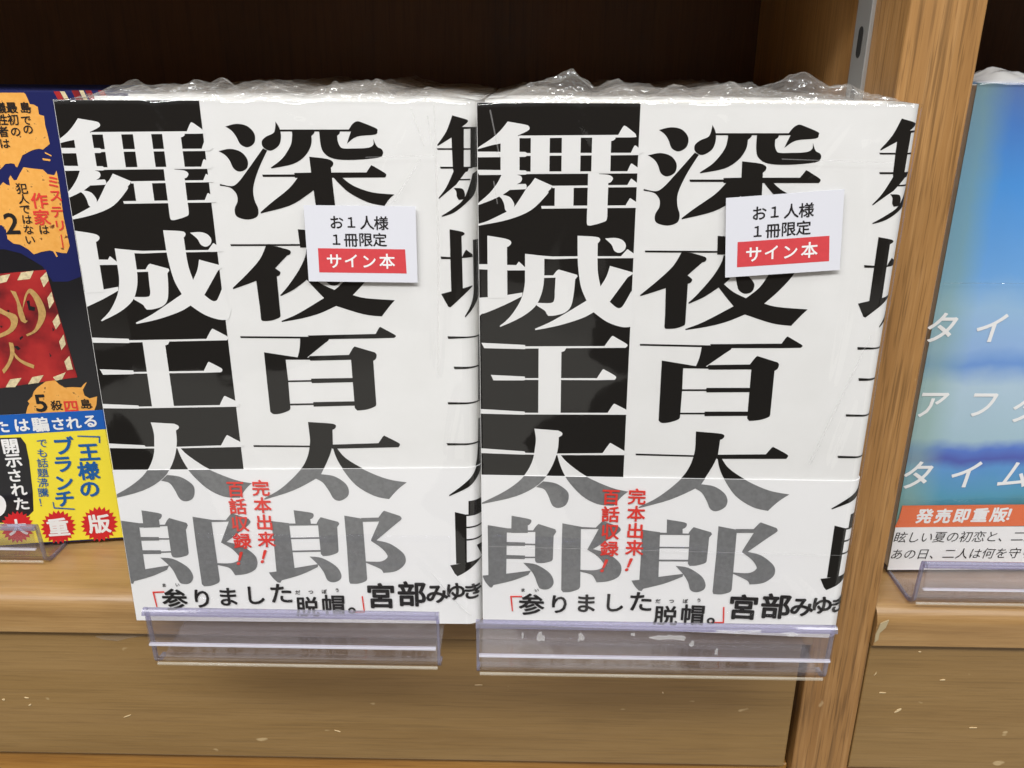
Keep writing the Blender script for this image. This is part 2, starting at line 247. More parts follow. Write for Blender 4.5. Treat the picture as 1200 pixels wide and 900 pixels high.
# ------------------------------------------------------------ printed matter (all numbers in millimetres on the cover)
DATA = {
'white_print': [[[9.44,182.55],[13.98,181.83],[14.3,181.77],[14.77,181.68],[15.25,181.57],[15.62,181.43],[15.85,181.24],[16.01,181.02],[16.1,180.78],[16.1,180.56],[16.04,180.37],[15.92,180.19],[15.69,180],[15.33,179.77],[14.72,179.46],[13.9,179.09],[13.11,178.74],[12.56,178.5],[13.04,177.92],[13.1,166.91],[12.3,166.73],[12.54,166.69],[12.87,166.62],[13.22,166.53],[13.5,166.4],[13.67,166.22],[13.8,165.99],[13.88,165.74],[13.9,165.5],[13.86,165.26],[13.76,165.01],[13.61,164.76],[13.42,164.54],[13.14,164.34],[12.79,164.15],[12.46,163.99],[12.22,163.88],[10.32,162.26],[7.87,160.57],[6.67,159.99],[6.14,159.75],[5.38,159.4],[4.51,159.01],[3.62,158.64],[2.63,158.24],[1.52,157.82],[0.5,157.44],[-0.21,157.18],[0.03,157.84],[0.7,158.41],[1.68,159.21],[2.73,160.11],[3.64,160.96],[4.36,161.74],[5.01,162.53],[5.59,163.3],[6.11,164.04],[6.56,164.78],[6.95,165.53],[7.27,166.19],[7.49,166.64],[7.23,166.86],[7.25,176.08],[6.73,175.99],[5.99,175.85],[5.12,175.68],[4.19,175.47],[3.1,175.18],[1.85,174.83],[0.69,174.49],[-0.12,174.26],[0.68,175.11],[1.43,175.57],[2.5,176.24],[3.66,176.98],[4.64,177.66],[5.4,178.24],[6.07,178.81],[6.67,179.38],[7.27,179.97],[7.89,180.65],[8.52,181.4],[9.06,182.08]],[[12.83,178.46],[42.97,178.87],[43.17,179.24],[43.46,179.79],[43.77,180.36],[44.03,180.81],[44.23,181.1],[44.4,181.32],[44.54,181.48],[44.63,181.59],[45.28,181.35],[45.81,180.97],[46.59,180.41],[47.37,179.83],[47.94,179.39],[48.2,179.14],[48.29,179],[48.28,178.89],[48.27,178.78],[48.36,178.63],[48.49,178.48],[48.44,178.34],[48,178.24],[46.9,178.18],[45.31,178.14],[43.74,178.13],[42.66,178.12],[12.83,177.71]],[[-0.21,173.62],[14.9,173.66],[15.34,173.32],[47.03,173.65],[47.2,174.04],[47.45,174.6],[47.71,175.17],[47.92,175.58],[48.09,175.76],[48.23,175.81],[48.34,175.79],[48.43,175.79],[49.45,175.01],[50.8,173.93],[49.35,173],[15.34,172.48],[14.91,172.18],[-0.02,171.93]],[[-0.29,168.16],[14.94,168.13],[15.38,167.79],[46.23,168.16],[46.4,168.57],[46.65,169.17],[46.91,169.77],[47.12,170.2],[47.27,170.4],[47.39,170.46],[47.48,170.46],[47.54,170.46],[49.33,169.29],[49.82,168.11],[49.42,167.55],[15.39,167.02],[14.95,166.84],[0.58,166.58]],[[9.88,162.25],[12.09,163.88],[14.97,164.04],[15.32,163.61],[15.37,162.83],[14.98,162.39],[9.88,162.12]],[[23.14,163.52],[34.56,163.76],[34.58,163.07],[23.37,162.83]],[[40.46,163.91],[46.43,164.01],[46.61,164.36],[46.87,164.86],[47.14,165.37],[47.35,165.74],[47.47,165.9],[47.55,165.95],[47.6,165.95],[47.64,165.96],[49.36,164.69],[49.51,163.4],[40.49,163.22]],[[19.92,157.28],[34.76,157.59],[34.79,156.76],[20.15,156.45]],[[40.5,157.66],[46.21,157.81],[46.41,158.19],[46.69,158.74],[46.99,159.29],[47.21,159.7],[47.35,159.89],[47.44,159.97],[47.5,159.99],[47.55,160.01],[49.45,158.85],[49.76,157.07],[40.53,156.91]],[[16.51,178.36],[22.31,178.4],[22.32,167.43],[16.53,167.37]],[[25.98,178.42],[31.71,178.46],[31.81,167.73],[26.04,167.68]],[[35.14,178.48],[42.2,178.74],[42.17,177.7],[42.07,177.62],[41.94,177.51],[41.79,177.39],[41.63,177.28],[41.44,177.2],[41.23,177.13],[41.04,177.07],[40.91,177.03],[41.04,167.69],[35.21,167.63]],[[34.26,167.62],[37.49,167.48],[37.71,167.23],[38.31,167.2],[39.17,167.15],[40.07,167.08],[40.77,166.96],[41.24,166.77],[41.59,166.53],[41.82,166.26],[41.94,165.99],[41.91,165.69],[41.74,165.36],[41.51,165.05],[41.3,164.82],[41.1,164.69],[40.89,164.64],[40.7,164.62],[40.56,164.6],[40.61,157],[40.63,156.31],[40.66,155.3],[40.66,154.26],[40.58,153.48],[40.44,153.07],[40.26,152.86],[39.99,152.74],[39.6,152.58],[38.99,152.33],[38.22,152.07],[37.42,151.83],[36.74,151.65],[36.2,151.51],[35.72,151.41],[35.31,151.37],[34.97,151.4],[34.72,151.46],[34.56,151.54],[34.45,151.77],[34.36,152.29],[34.32,153.29],[34.32,154.67],[34.33,156.01],[34.34,156.93]],[[24.11,163.35],[29.96,163.41],[30,157.09],[24.15,157.03]],[[17.91,165.88],[23.36,163.56],[22.93,162.69],[22.07,161.81],[22.1,161.71],[22.17,161.57],[22.08,161.28],[21.64,160.72],[20.76,159.73],[19.54,158.4],[18.11,157.01],[16.59,155.83],[15,154.93],[13.27,154.16],[11.42,153.48],[9.43,152.85],[7.05,152.24],[4.36,151.67],[1.88,151.19],[0.16,150.85],[-0.15,151.39],[0.37,151.52],[1.09,151.7],[2.01,151.99],[3.12,152.41],[4.64,153.12],[6.49,154.04],[8.23,154.92],[9.43,155.52],[9.78,155.71],[10.29,155.98],[10.86,156.35],[11.44,156.87],[12.05,157.63],[12.69,158.58],[13.33,159.56],[13.88,160.42],[14.34,161.13],[14.73,161.78],[15.09,162.35],[15.42,162.83],[15.72,163.18],[15.98,163.41],[16.23,163.62],[16.51,163.93],[16.88,164.4],[17.28,164.97],[17.65,165.51]],[[6.76,160.12],[7.87,160.57],[8.29,160.49],[8.9,160.38],[9.55,160.2],[10.1,159.94],[10.53,159.53],[10.92,159],[11.23,158.45],[11.44,157.98],[11.52,157.57],[11.48,157.19],[11.4,156.88],[11.36,156.65],[9.43,155.08],[8.63,155.96],[8.58,156.28],[8.51,156.74],[8.42,157.25],[8.31,157.72],[8.18,158.14],[8.02,158.54],[7.84,158.92],[7.65,159.25],[7.42,159.54],[7.16,159.78],[6.92,159.98]],[[2.94,147.73],[3.94,147.59],[5.38,147.4],[6.88,147.18],[8.07,146.98],[8.83,146.82],[9.38,146.67],[9.78,146.51],[10.11,146.33],[10.36,146.13],[10.51,145.9],[10.57,145.66],[10.56,145.43],[10.47,145.19],[10.3,144.93],[10.08,144.7],[9.88,144.51],[9.7,144.38],[9.5,144.29],[9.32,144.22],[9.2,144.18],[9.33,127.48],[3.14,127.12],[2.91,127.83]],[[-0.13,138.46],[3.46,138.52],[3.45,136.7],[-0.15,136.83]],[[8.97,138.38],[12.18,138.34],[13,139.51],[13.55,139.05],[15.02,137.69],[15.02,136.67],[8.97,136.56]],[[-0.13,127.29],[3.14,127.6],[9.43,128.43],[14.29,129.33],[14.07,128.04],[13.08,127.5],[11.66,126.73],[10.05,125.87],[8.49,125.07],[6.9,124.31],[5.19,123.52],[3.6,122.82],[2.39,122.3],[1.68,122.03],[1.3,121.94],[1.12,121.94],[0.98,121.93],[0.13,121.18]],[[14.99,142.07],[21.18,141.48],[21.19,140.79],[21.2,139.4],[21.23,137.39],[21.23,135.21],[21.16,133.37],[21.03,131.98],[20.86,130.79],[20.62,129.71],[20.31,128.64],[19.94,127.56],[19.52,126.53],[18.99,125.52],[18.27,124.54],[17.34,123.58],[16.24,122.64],[14.99,121.72],[13.64,120.83],[11.98,119.9],[10.07,118.95],[8.3,118.12],[7.07,117.53],[6.74,117.77],[7.4,118.35],[8.35,119.17],[9.4,120.17],[10.36,121.25],[11.25,122.47],[12.13,123.85],[12.95,125.26],[13.61,126.6],[14.09,127.84],[14.44,129.03],[14.69,130.2],[14.88,131.37],[15,132.52],[15.03,133.64],[15.03,134.8],[15.03,136.06],[15.03,137.62],[15.02,139.37],[15,140.97]],[[20.81,141.52],[23.99,141.34],[32.14,141.56],[32.16,140.87],[24.01,140.47],[20.83,140.56]],[[38,141.65],[45.5,141.77],[45.82,142.16],[46.28,142.72],[46.76,143.29],[47.12,143.71],[47.32,143.91],[47.43,143.99],[47.5,144.01],[47.55,144.03],[49.63,142.61],[50.34,141.89],[50.37,141.26],[38.02,140.97]],[[20.91,135.14],[24.11,135.19],[24.32,135.49],[24.62,135.92],[24.95,136.36],[25.22,136.7],[25.44,136.89],[25.63,137.01],[25.78,137.08],[25.89,137.13],[31.77,135.51],[31.96,134.96],[31.22,134.01],[31.17,133.16],[31.1,131.93],[31.01,130.57],[30.89,129.31],[30.75,128.16],[30.59,127.01],[30.38,125.93],[30.08,125.02],[29.69,124.29],[29.22,123.71],[28.67,123.24],[28.05,122.82],[27.3,122.46],[26.44,122.18],[25.58,121.96],[24.82,121.79],[24.17,121.69],[23.57,121.66],[23.08,121.66],[22.73,121.65],[22.11,122.46],[22.06,122.61],[21.99,122.83],[21.84,123.1],[21.54,123.41],[20.98,123.81],[20.21,124.28],[19.47,124.73],[18.96,125.04],[18.72,125.99],[19.63,125.96],[20.96,125.92],[22.33,125.91],[23.35,125.98],[23.92,126.12],[24.25,126.3],[24.43,126.59],[24.58,127.06],[24.7,127.76],[24.73,128.66],[24.73,129.64],[24.74,130.61],[24.79,131.64],[24.83,132.76],[24.87,133.76],[24.9,134.46],[20.92,134.3]],[[31.59,148.09],[32.72,148.06],[34.37,148.01],[36.06,147.95],[37.32,147.85],[38.01,147.73],[38.38,147.57],[38.56,147.39],[38.69,147.2],[38.76,146.98],[38.71,146.73],[38.6,146.49],[38.5,146.29],[38.39,146.14],[38.25,146.01],[38.12,145.91],[38.02,145.83],[38.11,141.06],[38.15,140.24],[38.2,139.05],[38.28,137.72],[38.42,136.46],[38.64,135.2],[38.93,133.86],[39.21,132.66],[39.41,131.82],[42.44,126.93],[42.84,126.56],[43.42,126.02],[44.05,125.47],[44.58,125.07],[44.99,124.85],[45.34,124.73],[45.66,124.7],[45.97,124.76],[46.24,124.84],[46.46,124.98],[46.71,125.27],[47.07,125.83],[47.63,126.88],[48.33,128.29],[48.98,129.66],[49.44,130.6],[50.44,122.56],[50.57,122.44],[50.77,122.28],[50.93,122.02],[50.95,121.61],[50.74,120.91],[50.37,119.98],[49.99,119.07],[49.73,118.45],[49.23,118.4],[48.52,118.32],[47.67,118.29],[46.73,118.39],[45.67,118.63],[44.48,118.98],[43.24,119.43],[42.04,119.98],[40.79,120.74],[39.48,121.67],[38.33,122.55],[37.52,123.16],[35.09,127.02],[34.71,127.81],[34.17,128.93],[33.59,130.26],[33.11,131.7],[32.75,133.29],[32.45,135.05],[32.2,136.88],[31.99,138.66],[31.85,140.55],[31.76,142.53],[31.7,144.29],[31.66,145.51]],[[42.18,138.6],[49.4,136.65],[49.61,136.1],[47.99,135],[42.67,126.93],[37.52,123.16],[36.91,122.78],[36.05,122.25],[34.97,121.63],[33.66,121.01],[32.08,120.38],[30.22,119.7],[28.24,119.03],[26.29,118.43],[24.21,117.89],[21.98,117.38],[19.99,116.96],[18.59,116.66],[18.45,117.14],[19.4,117.58],[20.74,118.18],[22.42,119],[24.39,120.09],[27,121.72],[30.14,123.76],[33.07,125.69],[35.09,127.02],[39.41,131.82],[39.75,132.41],[40.24,133.25],[40.76,134.2],[41.19,135.12],[41.52,136.06],[41.8,137.07],[42.02,137.97]],[[40.25,147.36],[40.87,147.42],[41.78,147.52],[42.75,147.59],[43.59,147.58],[44.25,147.49],[44.86,147.33],[45.39,147.11],[45.85,146.85],[46.23,146.52],[46.55,146.12],[46.78,145.7],[46.9,145.29],[46.92,144.87],[46.84,144.45],[46.67,144.04],[46.44,143.7],[46.14,143.4],[45.75,143.14],[45.33,142.94],[44.92,142.86],[44.51,142.88],[44.08,143.01],[43.68,143.22],[43.32,143.51],[43.06,143.91],[42.86,144.4],[42.65,144.94],[42.34,145.45],[41.84,145.97],[41.23,146.52],[40.65,147.01]],[[0.63,111.87],[15.2,111.46],[15.35,110.97],[41.53,111.67],[41.9,112.27],[42.43,113.13],[42.99,114.02],[43.42,114.66],[43.68,115],[43.87,115.15],[44,115.21],[44.09,115.27],[44.94,114.79],[46.19,114.09],[47.47,113.37],[48.39,112.82],[48.83,112.5],[49.01,112.3],[49.04,112.16],[49.03,112],[48.96,111.79],[48.79,111.57],[48.59,111.38],[48.46,111.24],[29.28,110.65],[15.35,110.17],[15.12,109.97],[1.57,110]],[[3.74,100.56],[15.18,100.25],[15.28,99.69],[39.42,100.32],[39.75,100.9],[40.22,101.74],[40.7,102.58],[41.07,103.19],[41.28,103.47],[41.4,103.55],[41.47,103.55],[41.53,103.56],[42.25,103.16],[43.3,102.6],[44.37,102],[45.15,101.53],[45.55,101.24],[45.73,101.03],[45.79,100.87],[45.81,100.69],[45.76,100.46],[45.63,100.22],[45.47,100.01],[45.37,99.87],[39.31,99.6],[15.29,99.08],[15.1,98.87],[4.59,98.59]],[[-0.02,88.02],[15.17,87.46],[15.37,87.04],[43.49,87.86],[43.81,88.45],[44.28,89.29],[44.77,90.15],[45.14,90.78],[45.37,91.08],[45.52,91.2],[45.62,91.23],[45.7,91.26],[49.77,89.19],[50.62,88.49],[50.1,87.33],[15.37,86.41],[15.03,86.29],[0.1,86.28]],[[19.75,110.67],[29.03,110.89],[28.36,109.63],[27.33,109.26],[27.53,87.03],[19.9,86.81],[19.8,102.65]],[[0.05,73.17],[15.27,72.47],[15.62,71.93],[19.34,72],[19.35,71.29],[15.63,71.28],[15.28,71.21],[0.18,71.31]],[[26.02,72],[42.35,72.71],[42.74,73.35],[43.3,74.29],[43.88,75.25],[44.32,75.96],[44.58,76.33],[44.75,76.52],[44.85,76.61],[44.92,76.68],[49.79,73.82],[50.56,72.98],[49.86,72.2],[42.28,71.94],[26.04,71.4]],[[18.65,81.2],[26.83,80.76],[27.1,80.63],[27.5,80.44],[27.89,80.23],[28.17,80],[28.29,79.77],[28.33,79.52],[28.29,79.27],[28.19,79.04],[27.98,78.81],[27.66,78.59],[27.34,78.39],[27.13,78.26],[27.1,77.34],[27.07,76.02],[26.97,74.5],[26.75,72.95],[26.39,71.38],[25.93,69.69],[25.35,67.97],[24.64,66.31],[23.84,64.69],[22.93,63.08],[21.85,61.51],[20.49,60.04],[18.85,58.65],[16.98,57.32],[14.85,56.09],[12.45,54.94],[9.41,53.85],[5.84,52.83],[2.52,51.96],[0.21,51.34],[0.22,51.92],[1.74,52.78],[3.94,54.02],[6.31,55.42],[8.39,56.78],[10.12,58.05],[11.71,59.33],[13.16,60.66],[14.44,62.06],[15.54,63.56],[16.48,65.13],[17.26,66.72],[17.89,68.28],[18.35,69.87],[18.63,71.49],[18.82,73.02],[18.97,74.33],[19.1,75.33],[19.18,76.1],[19.2,76.8],[19.18,77.58],[19.09,78.54],[18.93,79.6],[18.76,80.55]],[[26.67,71.86],[27.66,71.89],[28.04,71.36],[28.57,70.61],[29.3,69.7],[30.3,68.7],[31.61,67.56],[33.19,66.26],[34.97,64.92],[36.89,63.69],[39.06,62.53],[41.48,61.39],[43.88,60.37],[45.99,59.56],[47.84,59.01],[49.53,58.65],[50.93,58.43],[51.92,58.26],[51.52,57.9],[50.94,57.38],[50.28,56.75],[49.64,56.05],[48.95,55.16],[48.2,54.11],[47.52,53.12],[47.05,52.44],[46.01,52.46],[44.51,52.47],[42.83,52.58],[41.26,52.9],[39.83,53.44],[38.41,54.15],[37,55.03],[35.63,56.09],[34.25,57.4],[32.86,58.94],[31.56,60.55],[30.46,62.07],[29.6,63.5],[28.91,64.9],[28.34,66.25],[27.85,67.52],[27.43,68.79],[27.1,70.03],[26.85,71.11]],[[19.5,58.88],[21.98,61.21],[22.81,61.14],[24,61.04],[25.31,60.86],[26.5,60.53],[27.57,60],[28.64,59.32],[29.59,58.57],[30.32,57.87],[30.77,57.24],[31.02,56.64],[31.12,56.02],[31.13,55.36],[31.06,54.57],[30.87,53.7],[30.59,52.87],[30.2,52.19],[29.68,51.68],[29.04,51.27],[28.35,50.98],[27.7,50.84],[27.1,50.83],[26.5,50.95],[25.93,51.24],[25.41,51.73],[24.96,52.53],[24.57,53.59],[24.2,54.7],[23.82,55.65],[23.46,56.41],[23.12,57.09],[22.75,57.67],[22.27,58.13],[21.6,58.46],[20.79,58.66],[20.02,58.79]]],
'author_grey': [[[0.05,73.17],[15.27,72.47],[15.62,71.93],[19.34,72],[19.35,71.29],[15.63,71.28],[15.28,71.21],[0.18,71.31]],[[26.02,72],[42.35,72.71],[42.74,73.35],[43.3,74.29],[43.88,75.25],[44.32,75.96],[44.58,76.33],[44.75,76.52],[44.85,76.61],[44.92,76.68],[49.79,73.82],[50.56,72.98],[49.86,72.2],[42.28,71.94],[26.04,71.4]],[[18.65,81.2],[26.83,80.76],[27.1,80.63],[27.5,80.44],[27.89,80.23],[28.17,80],[28.29,79.77],[28.33,79.52],[28.29,79.27],[28.19,79.04],[27.98,78.81],[27.66,78.59],[27.34,78.39],[27.13,78.26],[27.1,77.34],[27.07,76.02],[26.97,74.5],[26.75,72.95],[26.39,71.38],[25.93,69.69],[25.35,67.97],[24.64,66.31],[23.84,64.69],[22.93,63.08],[21.85,61.51],[20.49,60.04],[18.85,58.65],[16.98,57.32],[14.85,56.09],[12.45,54.94],[9.41,53.85],[5.84,52.83],[2.52,51.96],[0.21,51.34],[0.22,51.92],[1.74,52.78],[3.94,54.02],[6.31,55.42],[8.39,56.78],[10.12,58.05],[11.71,59.33],[13.16,60.66],[14.44,62.06],[15.54,63.56],[16.48,65.13],[17.26,66.72],[17.89,68.28],[18.35,69.87],[18.63,71.49],[18.82,73.02],[18.97,74.33],[19.1,75.33],[19.18,76.1],[19.2,76.8],[19.18,77.58],[19.09,78.54],[18.93,79.6],[18.76,80.55]],[[26.67,71.86],[27.66,71.89],[28.04,71.36],[28.57,70.61],[29.3,69.7],[30.3,68.7],[31.61,67.56],[33.19,66.26],[34.97,64.92],[36.89,63.69],[39.06,62.53],[41.48,61.39],[43.88,60.37],[45.99,59.56],[47.84,59.01],[49.53,58.65],[50.93,58.43],[51.92,58.26],[51.52,57.9],[50.94,57.38],[50.28,56.75],[49.64,56.05],[48.95,55.16],[48.2,54.11],[47.52,53.12],[47.05,52.44],[46.01,52.46],[44.51,52.47],[42.83,52.58],[41.26,52.9],[39.83,53.44],[38.41,54.15],[37,55.03],[35.63,56.09],[34.25,57.4],[32.86,58.94],[31.56,60.55],[30.46,62.07],[29.6,63.5],[28.91,64.9],[28.34,66.25],[27.85,67.52],[27.43,68.79],[27.1,70.03],[26.85,71.11]],[[19.5,58.88],[21.98,61.21],[22.81,61.14],[24,61.04],[25.31,60.86],[26.5,60.53],[27.57,60],[28.64,59.32],[29.59,58.57],[30.32,57.87],[30.77,57.24],[31.02,56.64],[31.12,56.02],[31.13,55.36],[31.06,54.57],[30.87,53.7],[30.59,52.87],[30.2,52.19],[29.68,51.68],[29.04,51.27],[28.35,50.98],[27.7,50.84],[27.1,50.83],[26.5,50.95],[25.93,51.24],[25.41,51.73],[24.96,52.53],[24.57,53.59],[24.2,54.7],[23.82,55.65],[23.46,56.41],[23.12,57.09],[22.75,57.67],[22.27,58.13],[21.6,58.46],[20.79,58.66],[20.02,58.79]],[[2.19,42.84],[9.15,41.83],[8.87,21.91],[2.27,21.3]],[[10.84,47.02],[12.09,46.82],[13.91,46.54],[15.76,46.22],[17.09,45.93],[17.72,45.69],[17.96,45.47],[17.98,45.23],[17.97,44.98],[17.92,44.69],[17.76,44.36],[17.55,44.05],[17.36,43.79],[17.19,43.61],[17,43.47],[16.82,43.37],[16.7,43.3],[16.73,40.2],[10.7,39.95]],[[8.63,41.81],[15.69,41.8],[15.7,40.16],[8.63,40.04]],[[15.33,41.2],[19.7,41.38],[19.71,40.73],[15.33,40.55]],[[18.57,41.21],[18.77,41.58],[19.07,42.12],[19.39,42.68],[19.68,43.13],[19.93,43.45],[20.18,43.7],[20.39,43.9],[20.54,44.04],[26.61,42.12],[26.99,41.09],[26.05,39.29],[25.97,29.77],[25.9,29.58],[25.81,29.3],[25.64,29],[25.31,28.72],[24.74,28.46],[23.99,28.2],[23.19,27.97],[22.46,27.81],[21.8,27.73],[21.15,27.7],[20.57,27.73],[20.12,27.83],[19.81,28.04],[19.62,28.36],[19.51,28.67],[19.43,28.88],[19.44,41.07]],[[8.63,36.14],[15.72,36.2],[15.73,35.73],[19.76,35.78],[19.77,35.18],[15.73,35.13],[15.73,34.78],[8.62,34.59]],[[8.62,30.64],[15.76,30.71],[15.77,30.23],[19.82,30.41],[19.83,29.81],[15.77,29.63],[15.67,29.2],[8.62,29.02]],[[-0.01,21.44],[2.27,21.73],[8.77,22.64],[18.06,24.4],[17.03,22.52],[15.96,22],[14.44,21.23],[12.7,20.4],[10.98,19.67],[9.16,19.03],[7.17,18.41],[5.36,17.87],[4.1,17.5],[3.56,16.35],[2.76,16.5],[2.47,16.86],[2.05,17.37],[1.59,17.97],[1.18,18.6],[0.83,19.33],[0.49,20.16],[0.2,20.92]],[[15.16,27.61],[16,27.58],[17.22,27.55],[18.57,27.42],[19.86,27.09],[21.12,26.5],[22.42,25.7],[23.63,24.82],[24.61,23.96],[25.3,23.14],[25.79,22.28],[26.12,21.45],[26.34,20.68],[26.44,19.99],[26.4,19.34],[26.25,18.75],[26.02,18.21],[25.69,17.7],[25.26,17.22],[24.75,16.84],[24.21,16.58],[23.57,16.46],[22.84,16.45],[22.14,16.56],[21.57,16.76],[21.19,17.06],[20.93,17.47],[20.72,17.97],[20.49,18.57],[20.22,19.31],[19.96,20.2],[19.69,21.1],[19.4,21.9],[19.12,22.54],[18.84,23.09],[18.51,23.64],[18.06,24.28],[17.38,25.12],[16.52,26.1],[15.71,26.99]],[[29.11,44.67],[36.01,43.5],[35.79,42.61],[36.25,18.37],[36.17,18.15],[36.06,17.82],[35.86,17.45],[35.5,17.11],[34.93,16.77],[34.19,16.42],[33.39,16.1],[32.65,15.86],[31.91,15.72],[31.16,15.66],[30.49,15.63],[30.02,15.61],[29.32,16.51],[29.09,33.79]],[[35.51,43.47],[41.1,43.41],[41.43,43.82],[41.9,44.41],[42.4,45.03],[42.8,45.51],[43.07,45.8],[43.27,46],[43.42,46.13],[43.53,46.23],[49.44,44.04],[49.57,43.83],[49.76,43.54],[49.93,43.21],[50,42.9],[49.93,42.61],[49.79,42.33],[49.57,42.03],[49.29,41.71],[49.06,41.44],[48.84,41.22],[48.41,40.86],[47.58,40.18],[46.01,38.91],[43.9,37.23],[41.83,35.59],[40.4,34.45],[41.35,34.24],[42.73,33.95],[44.23,33.54],[45.59,33.01],[46.79,32.29],[47.96,31.41],[49.02,30.48],[49.84,29.62],[50.4,28.86],[50.75,28.14],[50.93,27.42],[51.01,26.66],[50.99,25.82],[50.86,24.93],[50.58,24.06],[50.13,23.29],[49.45,22.64],[48.58,22.07],[47.6,21.58],[46.59,21.18],[45.45,20.89],[44.17,20.7],[43,20.58],[42.19,20.49],[41.34,22.29],[41.16,22.56],[40.91,22.95],[40.54,23.38],[39.99,23.75],[39.1,24.06],[37.94,24.36],[36.83,24.61],[36.06,24.78],[36.04,25.57],[37.02,25.55],[38.44,25.51],[39.96,25.52],[41.23,25.62],[42.21,25.86],[43.07,26.2],[43.77,26.59],[44.28,26.97],[44.59,27.29],[44.73,27.61],[44.68,27.98],[44.48,28.48],[44.08,29.18],[43.5,30.01],[42.8,30.88],[42.04,31.67],[41.12,32.4],[40.04,33.13],[39.04,33.75],[38.35,34.19],[42.14,42.87],[35.53,42.6]]],
